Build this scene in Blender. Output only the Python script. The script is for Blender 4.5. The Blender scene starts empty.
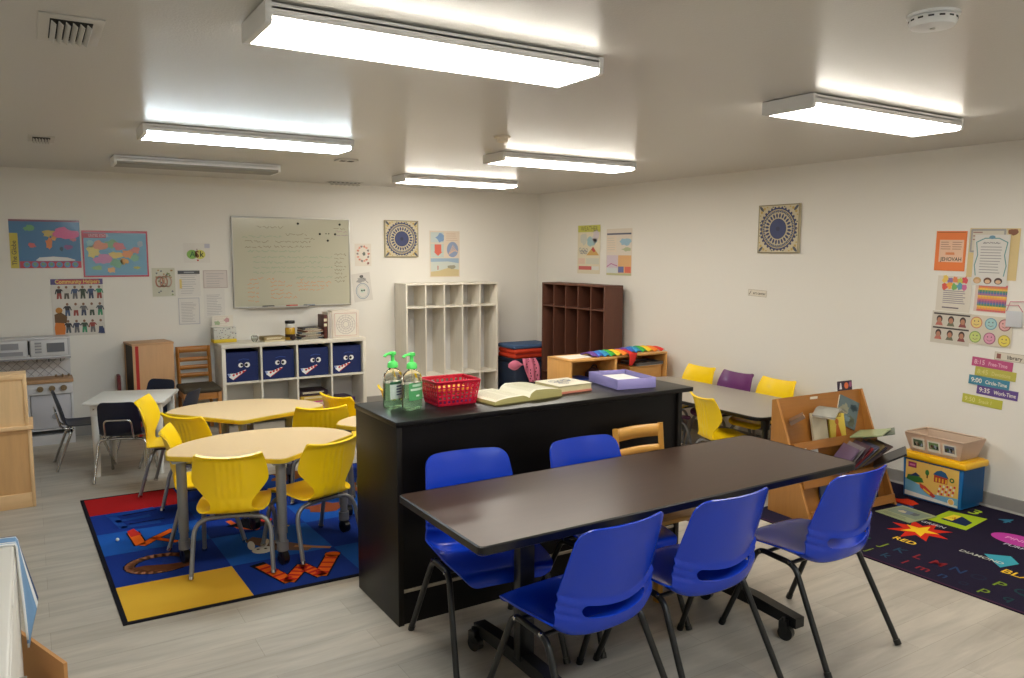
import bpy, bmesh, math, random
from mathutils import Vector, Matrix, Euler
random.seed(7)
PI = math.pi
scene = bpy.context.scene
COL = scene.collection
XR, YB, H = 5.47, 8.17, 2.44          # right wall, back wall, ceiling height
XL, YF = -1.45, -1.6                  # left wall, wall behind the camera

# ------------------------------------------------------------------ materials
def lin(c):
    c = c / 255.0
    return c / 12.92 if c <= 0.04045 else ((c + 0.055) / 1.055) ** 2.4
_M = {}
def mt(rgb, rough=0.55, metal=0.0, coat=0.0, bump=0.0, scale=200.0, trans=0.0, spec=0.5, emit=0.0, vary=0.0, alpha=1.0, ior=1.45):
    key = (tuple(rgb), rough, metal, coat, bump, scale, trans, spec, emit, vary, alpha, ior)
    if key in _M: return _M[key]
    m = bpy.data.materials.new('paint_%d_%d_%d' % tuple(rgb)); m.use_nodes = True
    nt = m.node_tree; b = nt.nodes['Principled BSDF']
    c = (lin(rgb[0]), lin(rgb[1]), lin(rgb[2]), 1)
    b.inputs['Base Color'].default_value = c
    b.inputs['Roughness'].default_value = rough
    b.inputs['Metallic'].default_value = metal
    b.inputs['Coat Weight'].default_value = coat
    b.inputs['Coat Roughness'].default_value = 0.12
    b.inputs['Transmission Weight'].default_value = trans
    b.inputs['Specular IOR Level'].default_value = spec
    b.inputs['IOR'].default_value = ior
    b.inputs['Alpha'].default_value = alpha
    if emit:
        b.inputs['Emission Color'].default_value = c; b.inputs['Emission Strength'].default_value = emit
    if bump or vary:
        tc = nt.nodes.new('ShaderNodeTexCoord'); n = nt.nodes.new('ShaderNodeTexNoise')
        n.inputs['Scale'].default_value = scale; n.inputs['Detail'].default_value = 3
        nt.links.new(tc.outputs['Object'], n.inputs['Vector'])
        if bump:
            bp = nt.nodes.new('ShaderNodeBump'); bp.inputs['Strength'].default_value = bump; bp.inputs['Distance'].default_value = 0.004
            nt.links.new(n.outputs['Fac'], bp.inputs['Height']); nt.links.new(bp.outputs['Normal'], b.inputs['Normal'])
        if vary:
            hsv = nt.nodes.new('ShaderNodeHueSaturation'); hsv.inputs['Color'].default_value = c
            mr = nt.nodes.new('ShaderNodeMapRange'); mr.inputs['To Min'].default_value = 1 - vary; mr.inputs['To Max'].default_value = 1 + vary
            nt.links.new(n.outputs['Fac'], mr.inputs['Value']); nt.links.new(mr.outputs['Result'], hsv.inputs['Value'])
            nt.links.new(hsv.outputs['Color'], b.inputs['Base Color'])
    _M[key] = m
    return m

def wood(rgb, rough=0.45, axis='X', contrast=0.12, scale=6.0, coat=0.0, spec=0.5):
    key = ('wood', tuple(rgb), rough, axis, contrast, scale, coat, spec)
    if key in _M: return _M[key]
    m = bpy.data.materials.new('wood_%d_%d_%d' % tuple(rgb)); m.use_nodes = True
    nt = m.node_tree; b = nt.nodes['Principled BSDF']
    tc = nt.nodes.new('ShaderNodeTexCoord'); mp = nt.nodes.new('ShaderNodeMapping'); n = nt.nodes.new('ShaderNodeTexNoise')
    s = {'X': (0.6, 8, 8), 'Y': (8, 0.6, 8), 'Z': (8, 8, 0.6)}[axis]
    mp.inputs['Scale'].default_value = s
    n.inputs['Scale'].default_value = scale; n.inputs['Detail'].default_value = 5; n.inputs['Roughness'].default_value = 0.65
    nt.links.new(tc.outputs['Object'], mp.inputs['Vector']); nt.links.new(mp.outputs['Vector'], n.inputs['Vector'])
    hsv = nt.nodes.new('ShaderNodeHueSaturation'); hsv.inputs['Color'].default_value = (lin(rgb[0]), lin(rgb[1]), lin(rgb[2]), 1)
    mr = nt.nodes.new('ShaderNodeMapRange'); mr.inputs['From Min'].default_value = 0.3; mr.inputs['From Max'].default_value = 0.7
    mr.inputs['To Min'].default_value = 1 - contrast; mr.inputs['To Max'].default_value = 1 + contrast
    nt.links.new(n.outputs['Fac'], mr.inputs['Value']); nt.links.new(mr.outputs['Result'], hsv.inputs['Value'])
    nt.links.new(hsv.outputs['Color'], b.inputs['Base Color'])
    b.inputs['Roughness'].default_value = rough; b.inputs['Coat Weight'].default_value = coat; b.inputs['Coat Roughness'].default_value = 0.25
    b.inputs['Specular IOR Level'].default_value = spec
    _M[key] = m
    return m

# ------------------------------------------------------------------ mesh builder
I4 = Matrix.Identity(4)
def TR(x=0, y=0, z=0, rz=0, rx=0, ry=0):
    return Matrix.Translation((x, y, z)) @ Euler((rx, ry, rz)).to_matrix().to_4x4()

_TXT = {}
def text_mesh(s, bold=0.0):
    if (s, bold) in _TXT: return _TXT[(s, bold)]
    cu = bpy.data.curves.new('lettering', 'FONT'); cu.body = s; cu.size = 1.0; cu.resolution_u = 3; cu.offset = bold
    ob = bpy.data.objects.new('lettering', cu)
    me = bpy.data.meshes.new_from_object(ob)
    vs = [tuple(v.co) for v in me.vertices]; fs = [tuple(p.vertices) for p in me.polygons]
    bpy.data.objects.remove(ob); bpy.data.curves.remove(cu); bpy.data.meshes.remove(me)
    _TXT[(s, bold)] = (vs, fs)
    return vs, fs

class MB:
    def __init__(s): s.v = []; s.f = []; s.m = []; s.sm = []; s.mats = []
    def mi(s, mat):
        if mat not in s.mats: s.mats.append(mat)
        return s.mats.index(mat)
    def add(s, vs, fs, mat, M=I4, smooth=False):
        o = len(s.v); k = s.mi(mat)
        s.v += [tuple(M @ Vector(v)) for v in vs]
        for f in fs: s.f.append(tuple(i + o for i in f)); s.m.append(k); s.sm.append(smooth)
        return s
    def addbm(s, bm, mat, M=I4, smooth=False):
        bm.verts.index_update()
        s.add([v.co.copy() for v in bm.verts], [[v.index for v in f.verts] for f in bm.faces], mat, M, smooth); bm.free(); return s
    def box(s, x0, x1, y0, y1, z0, z1, mat, bev=0.0, seg=2, M=I4):
        bm = bmesh.new(); bmesh.ops.create_cube(bm, size=1.0)
        for v in bm.verts:
            v.co = Vector(((x0 + x1) / 2 + v.co.x * (x1 - x0), (y0 + y1) / 2 + v.co.y * (y1 - y0), (z0 + z1) / 2 + v.co.z * (z1 - z0)))
        if bev > 0:
            bev = min(bev, 0.49 * min(abs(x1 - x0), abs(y1 - y0), abs(z1 - z0)))
            bmesh.ops.bevel(bm, geom=bm.edges[:], offset=bev, segments=seg, profile=0.5, affect='EDGES')
        return s.addbm(bm, mat, M, bev > 0)
    def prism(s, poly, z0, z1, mat, M=I4, bev=0.0, smooth=False):
        bm = bmesh.new()
        lo = [bm.verts.new((x, y, z0)) for x, y in poly]; hi = [bm.verts.new((x, y, z1)) for x, y in poly]
        bm.faces.new(lo[::-1]); bm.faces.new(hi); n = len(poly)
        for i in range(n): bm.faces.new((lo[i], lo[(i + 1) % n], hi[(i + 1) % n], hi[i]))
        bmesh.ops.recalc_face_normals(bm, faces=bm.faces[:])
        if bev: bmesh.ops.bevel(bm, geom=[e for e in bm.edges if abs(e.verts[0].co.z - e.verts[1].co.z) < 1e-6], offset=bev, segments=2, profile=0.5, affect='EDGES')
        return s.addbm(bm, mat, M, smooth)
    def tube(s, pts, r, mat, n=10, closed=False, fillet=0.0, M=I4, r1=None):
        P = [Vector(p) for p in pts]
        if fillet:
            Q = []; L = len(P)
            for i, p in enumerate(P):
                if not closed and i in (0, L - 1): Q.append(p); continue
                a = P[i - 1]; b = P[(i + 1) % L]
                d = min(fillet, (a - p).length * 0.48, (b - p).length * 0.48)
                pa = p + (a - p).normalized() * d; pb = p + (b - p).normalized() * d
                for k in range(7):
                    t = k / 6; Q.append(pa * (1 - t) ** 2 + p * 2 * t * (1 - t) + pb * t * t)
            P = Q
        L = len(P); vs = []; up = None
        for i in range(L):
            if closed: d = P[(i + 1) % L] - P[i - 1]
            else: d = P[min(i + 1, L - 1)] - P[max(i - 1, 0)]
            d.normalize()
            if up is None:
                up = Vector((0, 0, 1)) if abs(d.z) < 0.9 else Vector((1, 0, 0))
            x = up.cross(d)
            if x.length < 1e-5: x = Vector((0, 1, 0)).cross(d)
            x.normalize(); y = d.cross(x); up = y
            rr = r if r1 is None else r + (r1 - r) * i / (L - 1)
            for k in range(n):
                a = 2 * PI * k / n; vs.append(P[i] + x * (rr * math.cos(a)) + y * (rr * math.sin(a)))
        fs = []
        for i in range(L if closed else L - 1):
            j = (i + 1) % L
            for k in range(n): fs.append((i * n + k, i * n + (k + 1) % n, j * n + (k + 1) % n, j * n + k))
        if not closed: fs += [tuple(range(n))[::-1], tuple(range((L - 1) * n, L * n))]
        return s.add(vs, fs, mat, M, True)
    def lathe(s, prof, mat, n=24, M=I4, smooth=True, sy=1.0):
        vs = []; fs = []
        for r, z in prof:
            for k in range(n): vs.append((r * math.cos(2 * PI * k / n), sy * r * math.sin(2 * PI * k / n), z))
        for i in range(len(prof) - 1):
            for k in range(n): fs.append((i * n + k, i * n + (k + 1) % n, (i + 1) * n + (k + 1) % n, (i + 1) * n + k))
        fs.append(tuple(range(n))[::-1]); fs.append(tuple(range((len(prof) - 1) * n, len(prof) * n)))
        return s.add(vs, fs, mat, M, smooth)
    def cyl(s, p0, p1, r, mat, n=16, r1=None): return s.tube([p0, p1], r, mat, n, r1=r1)
    def grid(s, fn, nu, nv, mat, M=I4, smooth=True, wrap=False):
        vs = [fn(i / nu, j / nv) for j in range(nv + 1) for i in range(nu + 1)]
        fs = [(j * (nu + 1) + i, j * (nu + 1) + i + 1, (j + 1) * (nu + 1) + i + 1, (j + 1) * (nu + 1) + i) for j in range(nv) for i in range(nu)]
        return s.add(vs, fs, mat, M, smooth)
    def text(s, t, size, mat, M, align='L', wide=1.0, bold=0.0):
        vs, fs = text_mesh(t, bold)
        if not vs: return s
        x0 = min(v[0] for v in vs); x1 = max(v[0] for v in vs)
        ox = {'L': x0, 'C': (x0 + x1) / 2, 'R': x1}[align]
        return s.add([((v[0] - ox) * size * wide, v[1] * size, 0) for v in vs], fs, mat, M)
    def build(s, name, parent=None, loc=None, rot=None, angle=40):
        me = bpy.data.meshes.new(name); me.from_pydata(s.v, [], s.f)
        for m in s.mats: me.materials.append(m)
        me.polygons.foreach_set('material_index', s.m); me.polygons.foreach_set('use_smooth', s.sm); me.update()
        if any(s.sm): me.set_sharp_from_angle(angle=math.radians(angle))
        o = bpy.data.objects.new(name, me); COL.objects.link(o)
        if parent is not None: o.parent = parent
        if loc is not None: o.location = loc
        if rot is not None: o.rotation_euler = rot
        return o

def bake(o):                                   # apply an object's modifiers to its mesh
    dg = bpy.context.evaluated_depsgraph_get(); dg.update()
    me = bpy.data.meshes.new_from_object(o.evaluated_get(dg)); o.modifiers.clear(); o.data = me
    return o

def tag(o, label, cat, group=None, kind=None):
    o['label'] = label; o['category'] = cat
    if group: o['group'] = group
    if kind: o['kind'] = kind
    return o
def thing(name, label, cat, loc=(0, 0, 0), rz=0, group=None):
    o = bpy.data.objects.new(name, None); o.empty_display_size = 0.1; COL.objects.link(o)
    o.location = loc; o.rotation_euler = (0, 0, rz)
    return tag(o, label, cat, group)
def struct(o):
    o['kind'] = 'structure'; return o
def copy_tree(o, parent=None):
    c = o.copy(); COL.objects.link(c)
    if parent is not None: c.parent = parent
    for ch in list(o.children): copy_tree(ch, c)
    return c
def dup(o, loc, rz, label, group=None):
    c = copy_tree(o); c.location = loc; c.rotation_euler = (0, 0, rz); c['label'] = label
    if group: c['group'] = group
    return c
def catmull(P, n):
    P = [Vector(p) for p in P]; out = []
    for i in range(len(P) - 1):
        p0 = P[i - 1] if i else P[0] * 2 - P[1]; p1 = P[i]; p2 = P[i + 1]; p3 = P[i + 2] if i + 2 < len(P) else P[-1] * 2 - P[-2]
        for k in range(n):
            t = k / n
            out.append(0.5 * ((2 * p1) + (p2 - p0) * t + (2 * p0 - 5 * p1 + 4 * p2 - p3) * t * t + (3 * p1 - p0 - 3 * p2 + p3) * t ** 3))
    out.append(P[-1]); return out

# flat drawing on a sheet: local x right, y up, z out of the sheet
LAYER = 0.0006
class Sheet(MB):
    def __init__(s, W, Hh, mat, thick=0.0012):
        super().__init__(); s.W = W; s.H = Hh; s.t = thick
        if mat is not None: s.box(0, W, 0, Hh, 0, thick, mat)
    def z(s, l): return s.t + LAYER * l
    def rect(s, x0, y0, x1, y1, mat, l=1, rot=0):
        cx, cy = (x0 + x1) / 2, (y0 + y1) / 2; c, d = math.cos(rot), math.sin(rot)
        vs = []
        for x, y in ((x0, y0), (x1, y0), (x1, y1), (x0, y1)):
            dx, dy = (x - cx), (y - cy); dx *= s.W; dy *= s.H
            vs.append((cx * s.W + dx * c - dy * d, cy * s.H + dx * d + dy * c, s.z(l)))
        return s.add(vs, [(0, 1, 2, 3)], mat)
    def ell(s, x, y, rx, ry, mat, l=1, n=20, rot=0):
        c, d = math.cos(rot), math.sin(rot); vs = []
        for k in range(n):
            a = 2 * PI * k / n; ex, ey = rx * math.cos(a), ry * math.sin(a)
            vs.append((x * s.W + ex * c - ey * d, y * s.H + ex * d + ey * c, s.z(l)))
        return s.add(vs, [tuple(range(n))], mat)
    def poly(s, pts, mat, l=1): return s.add([(x * s.W, y * s.H, s.z(l)) for x, y in pts], [tuple(range(len(pts)))], mat)
    def line(s, pts, w, mat, l=1, closed=False):
        P = [Vector((x * s.W, y * s.H)) for x, y in pts]
        if closed: P.append(P[0])
        for a, b in zip(P[:-1], P[1:]):
            d = b - a
            if d.length < 1e-6: continue
            d.normalize(); n = Vector((-d.y, d.x)) * w / 2; e = d * w * 0.25
            s.add([(*(a - n - e), s.z(l)), (*(b - n + e), s.z(l)), (*(b + n + e), s.z(l)), (*(a + n - e), s.z(l))], [(0, 1, 2, 3)], mat)
        return s
    def ring(s, x, y, r, w, mat, l=1, n=28, ry=None):
        ry = ry or r
        return s.line([(x + r * math.cos(2 * PI * k / n) / s.W, y + ry * math.sin(2 * PI * k / n) / s.H) for k in range(n)], w, mat, l, True)
    def blob(s, x, y, rx, ry, mat, l=1, seed=0, n=14, j=0.3):
        R = random.Random(seed); pts = []
        for k in range(n):
            a = 2 * PI * k / n; q = 1 - j + 2 * j * R.random(); pts.append((x + rx * q * math.cos(a), y + ry * q * math.sin(a)))
        return s.poly(pts, mat, l)
    def write(s, x, y, t, size, mat, l=1, align='L', wide=1.0, bold=0.0, rot=0):
        return s.text(t, size, mat, TR(x * s.W, y * s.H, s.z(l), rot), align, wide, bold)
    def scribble(s, x0, x1, y, h, w, mat, l=1, seed=0, gaps=True):        # a line of illegible handwriting or small print
        R = random.Random(seed); x = x0
        while x < x1 - 0.005:
            wl = min((0.03 + 0.05 * R.random()), x1 - x); pts = []; k = 0
            n = max(3, int(wl * s.W / (h * s.H * 0.55)))
            for k in range(n + 1): pts.append((x + wl * k / n, y + h * (R.random() - 0.5)))
            s.line(pts, w, mat, l); x += wl + (0.012 if gaps else 0)
        return s
    def rows(s, x0, x1, y0, y1, n, w, mat, l=1, seed=0, ragged=0.25):
        R = random.Random(seed)
        for k in range(n):
            y = y1 - (y1 - y0) * k / max(1, n - 1)
            s.line([(x0, y), (x1 - (x1 - x0) * ragged * R.random(), y)], w, mat, l)
        return s

WB = Matrix(((1, 0, 0, 0), (0, 0, -1, 0), (0, 1, 0, 0), (0, 0, 0, 1)))      # sheet frame on the back wall
WR = Matrix(((0, 0, -1, 0), (-1, 0, 0, 0), (0, 1, 0, 0), (0, 0, 0, 1)))     # sheet frame on the right wall
def hang(sh, wall, name, label, cat, u, z, tilt=0, off=0.003, group=None):
    """u, z: lower left corner of the sheet on the wall (x on the back wall, y on the right wall)."""
    o = sh.build(name)
    p = (u, YB - off, z) if wall == 'back' else (XR - off, u, z)
    o.matrix_world = Matrix.Translation(p) @ (WB if wall == 'back' else WR) @ Euler((0, 0, tilt)).to_matrix().to_4x4()
    return tag(o, label, cat, group)
# ------------------------------------------------------------------ the room
def node_mat(name):
    m = bpy.data.materials.new(name); m.use_nodes = True
    return m, m.node_tree, m.node_tree.nodes['Principled BSDF']
def L_(nt, a, b): nt.links.new(a, b)

def floor_mat():
    m, nt, b = node_mat('vinyl_planks'); N = nt.nodes.new
    g = N('ShaderNodeNewGeometry')
    br = N('ShaderNodeTexBrick'); br.offset = 0.37; br.offset_frequency = 2
    br.inputs['Scale'].default_value = 1.0; br.inputs['Brick Width'].default_value = 1.22; br.inputs['Row Height'].default_value = 0.178
    br.inputs['Mortar Size'].default_value = 0.0009; br.inputs['Mortar Smooth'].default_value = 0.1; br.inputs['Bias'].default_value = 0.0
    br.inputs['Color1'].default_value = (lin(182), lin(175), lin(163), 1); br.inputs['Color2'].default_value = (lin(172), lin(164), lin(152), 1)
    br.inputs['Mortar'].default_value = (lin(146), lin(139), lin(127), 1)
    L_(nt, g.outputs['Position'], br.inputs['Vector'])
    mp = N('ShaderNodeMapping'); mp.inputs['Scale'].default_value = (1.1, 9, 1); L_(nt, g.outputs['Position'], mp.inputs['Vector'])
    n1 = N('ShaderNodeTexNoise'); n1.inputs['Scale'].default_value = 1.6; n1.inputs['Detail'].default_value = 6; n1.inputs['Roughness'].default_value = 0.62; n1.inputs['Distortion'].default_value = 0.6
    L_(nt, mp.outputs['Vector'], n1.inputs['Vector'])
    mr = N('ShaderNodeMapRange'); mr.inputs['From Min'].default_value = 0.3; mr.inputs['From Max'].default_value = 0.72
    mr.inputs['To Min'].default_value = 0.78; mr.inputs['To Max'].default_value = 1.1; L_(nt, n1.outputs['Fac'], mr.inputs['Value'])
    hs = N('ShaderNodeHueSaturation'); L_(nt, br.outputs['Color'], hs.inputs['Color']); L_(nt, mr.outputs['Result'], hs.inputs['Value'])
    L_(nt, hs.outputs['Color'], b.inputs['Base Color'])
    b.inputs['Roughness'].default_value = 0.42; b.inputs['Specular IOR Level'].default_value = 0.4
    return m
def wall_mat(name, rgb, rough, strength, scale, spec=0.5, dist=0.002):
    m, nt, b = node_mat(name); N = nt.nodes.new
    b.inputs['Base Color'].default_value = (lin(rgb[0]), lin(rgb[1]), lin(rgb[2]), 1); b.inputs['Roughness'].default_value = rough
    b.inputs['Specular IOR Level'].default_value = spec
    g = N('ShaderNodeNewGeometry'); n = N('ShaderNodeTexNoise'); n.inputs['Scale'].default_value = scale; n.inputs['Detail'].default_value = 2
    L_(nt, g.outputs['Position'], n.inputs['Vector'])
    bp = N('ShaderNodeBump'); bp.inputs['Strength'].default_value = strength; bp.inputs['Distance'].default_value = dist
    L_(nt, n.outputs['Fac'], bp.inputs['Height']); L_(nt, bp.outputs['Normal'], b.inputs['Normal'])
    return m
MW = wall_mat('painted_wall', (229, 226, 219), 0.5, 0.18, 60)
MC = wall_mat('glossy_ceiling', (200, 197, 191), 0.29, 0.5, 140, 0.6, 0.002)

t = 0.1
def slab(name, *a):
    mb = MB(); mb.box(*a); return struct(mb.build(name))
slab('floor', XL - t, XR + t, YF - t, YB + t, -t, 0, floor_mat())
slab('ceiling', XL - t, XR + t, YF - t, YB + t, H, H + t, MC)
slab('wall_back', XL - t, XR + t, YB, YB + t, 0, H, MW)
slab('wall_right', XR, XR + t, YF, YB, 0, H, MW)
slab('wall_left', XL - t, XL, YF, YB, 0, H, MW)
slab('wall_front', XL - t, XR + t, YF - t, YF, 0, H, MW)
BBM = mt((150, 147, 143), 0.5)
def cove(name, pts_fn, length):
    mb = MB(); prof = [(0, 0), (0.02, 0), (0.014, 0.006), (0.006, 0.014), (0.006, 0.096), (0.003, 0.1), (0, 0.1)]
    n = len(prof); vs = [pts_fn(d, z, 0) for d, z in prof] + [pts_fn(d, z, length) for d, z in prof]
    mb.add(vs, [(i, (i + 1) % n, n + (i + 1) % n, n + i) for i in range(n)], BBM); return struct(mb.build(name))
cove('baseboard_back', lambda d, z, l: (XL + l, YB - d, z), XR - XL)
cove('baseboard_right', lambda d, z, l: (XR - d, YF + l, z), YB - YF)

# ------------------------------------------------------------------ ceiling lights
WHT = mt((236, 236, 236), 0.45)
def lens_mat(name, rgb, strength):
    m = bpy.data.materials.new(name); m.use_nodes = True; b = m.node_tree.nodes['Principled BSDF']
    b.inputs['Base Color'].default_value = (0.8, 0.8, 0.78, 1); b.inputs['Roughness'].default_value = 0.4
    if strength:
        b.inputs['Emission Color'].default_value = (*rgb, 1); b.inputs['Emission Strength'].default_value = strength
    return m
SIDE = Matrix(((0, 0, 1, 0), (1, 0, 0, 0), (0, 1, 0, 0), (0, 0, 0, 1)))
def ceiling_light(label, x0, yc, mat, w=0.29, ln=1.235):
    r = thing('ceiling_light', label, 'ceiling light', (x0 + ln / 2, yc, H), 0, 'fluorescent ceiling lights')
    l2, h = ln / 2, w / 2
    a = MB(); a.box(-l2, l2, -h + 0.02, h - 0.02, -0.02, 0, WHT, 0.003)
    a.box(-l2, l2, -h, -h + 0.006, -0.046, -0.008, WHT); a.box(-l2, l2, h - 0.006, h, -0.046, -0.008, WHT); a.box(-l2, l2, -h, h, -0.024, -0.018, WHT); a.build('housing', r)
    hh = h - 0.002; half = [(hh, -0.026), (hh, -0.058), (hh - 0.006, -0.064), (hh - 0.02, -0.067)]
    prof = [(-y, z) for y, z in half] + half[::-1]
    d = MB(); n = len(prof); vs = [(-l2 + 0.012, y, z) for y, z in prof] + [(l2 - 0.012, y, z) for y, z in prof]
    d.add(vs, [(i, n + i, n + (i + 1) % n, (i + 1) % n) for i in range(n)] + [tuple(range(n)), tuple(range(n, 2 * n))[::-1]], mat); d.build('diffuser', r)
    for s in (-1, 1):
        e = MB(); half = [(h + 0.002, -0.004), (h + 0.002, -0.062), (h - 0.006, -0.067), (h - 0.02, -0.069)]
        e.prism([(-y, z) for y, z in half] + half[::-1], s * l2 - 0.012, s * l2 + 0.008, WHT, M=SIDE); e.build('end_cap', r)
    return r
WARM = (1.0, 0.935, 0.82); COOL = (0.80, 0.93, 1.0)
EW, EC = 23.0, 27.0
LW = lens_mat('lit_lens_warm', WARM, EW); LC = lens_mat('lit_lens_cool', COOL, EC); LO = mt((150, 148, 142), 0.5)
ceiling_light('big lit light nearest the camera, above the bookcase and foreground table', 0.644, 2.53, LW)
ceiling_light('lit light above the yellow tables with bluish white glow', 0.615, 5.09, LC)
ceiling_light('switched-off dim grey light near the wall maps', 0.615, 6.815, LO)
ceiling_light('lit light over the wooden shelf, in front of round detector', 2.97, 5.025, LW)
ceiling_light('small lit light farthest back, in front of the white lockers', 3.035, 6.905, LW)
ceiling_light('lit light at right, over the book rack and beside the smoke alarm', 3.10, 2.51, LW)

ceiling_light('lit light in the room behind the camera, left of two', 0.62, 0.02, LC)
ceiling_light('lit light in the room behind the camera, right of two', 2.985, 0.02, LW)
# ------------------------------------------------------------------ vents and detectors
VG = mt((196, 193, 188), 0.5); DK = mt((22, 22, 22), 0.7)
def vent(label, x, y, wx, wy, nslat, fr):
    r = thing('ceiling_vent', label, 'vent', (x, y, H))
    a = MB(); a.box(-wx / 2, wx / 2, -wy / 2, wy / 2, -0.006, 0, VG, 0.002); a.build('frame', r)
    b = MB(); b.box(-wx / 2 + fr, wx / 2 - fr, -wy / 2 + fr * 1.5, wy / 2 - fr * 1.5, -0.0075, -0.006, DK); b.build('opening', r)
    ix = wx - 2 * fr
    for k in range(nslat):
        c = MB(); xx = -ix / 2 + ix * (k + 0.5) / nslat
        c.box(-ix / nslat * 0.42, ix / nslat * 0.42, -wy / 2 + fr * 1.5, wy / 2 - fr * 1.5, -0.0015, 0.0015, VG, M=TR(xx, 0, -0.018, ry=0.75)); c.build('slat', r)
    return r
vent('larger louvred vent at top left of the ceiling', 0.165, 3.06, 0.185, 0.36, 6, 0.032)
vent('smaller louvred vent farther back above the wall maps', 0.125, 6.03, 0.15, 0.30, 6, 0.025)
vent('long narrow dark vent in front of the whiteboard', 2.87, 7.93, 0.36, 0.16, 7, 0.02)
mb = MB(); mb.box(-0.08, 0.08, -0.06, 0.06, -0.012, 0, VG, 0.004); mb.box(-0.05, -0.01, -0.03, 0.03, -0.014, -0.012, DK); mb.box(0.015, 0.055, -0.03, 0.03, -0.014, -0.012, DK)
tag(mb.build('ceiling_grille', None, (2.2, 6.03, H)), 'small square grille beside the right end of bluish light', 'vent')
r = thing('smoke_alarm', 'white round smoke alarm at top right of the ceiling', 'smoke alarm', (2.42, 1.43, H))
a = MB(); a.lathe([(0.075, -0.008), (0.075, 0.0)], WHT, 36); a.build('base', r)
a = MB(); a.lathe([(0.045, -0.042), (0.062, -0.038), (0.068, -0.026), (0.068, -0.013), (0.062, -0.008)][::1], WHT, 36)
for k in range(14):
    an = 2 * PI * k / 14; a.box(-0.008, 0.008, -0.001, 0.001, -0.0025, 0.0025, DK, M=TR(0.0675 * math.cos(an), 0.0675 * math.sin(an), -0.019, an + PI / 2))
a.build('cover', r)
a = MB(); a.lathe([(0.008, -0.0445), (0.008, -0.042)], VG, 14); a.build('test_button', r)
r = thing('heat_detector', 'small cream detector above the middle light', 'detector', (2.6, 4.30, H))
a = MB(); a.lathe([(0.05, -0.012), (0.055, 0)], mt((225, 215, 195), 0.5), 24); a.build('base', r)
a = MB(); a.lathe([(0.018, -0.04), (0.035, -0.034), (0.036, -0.012)], mt((225, 215, 195), 0.5), 24); a.build('sensor', r)
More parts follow.
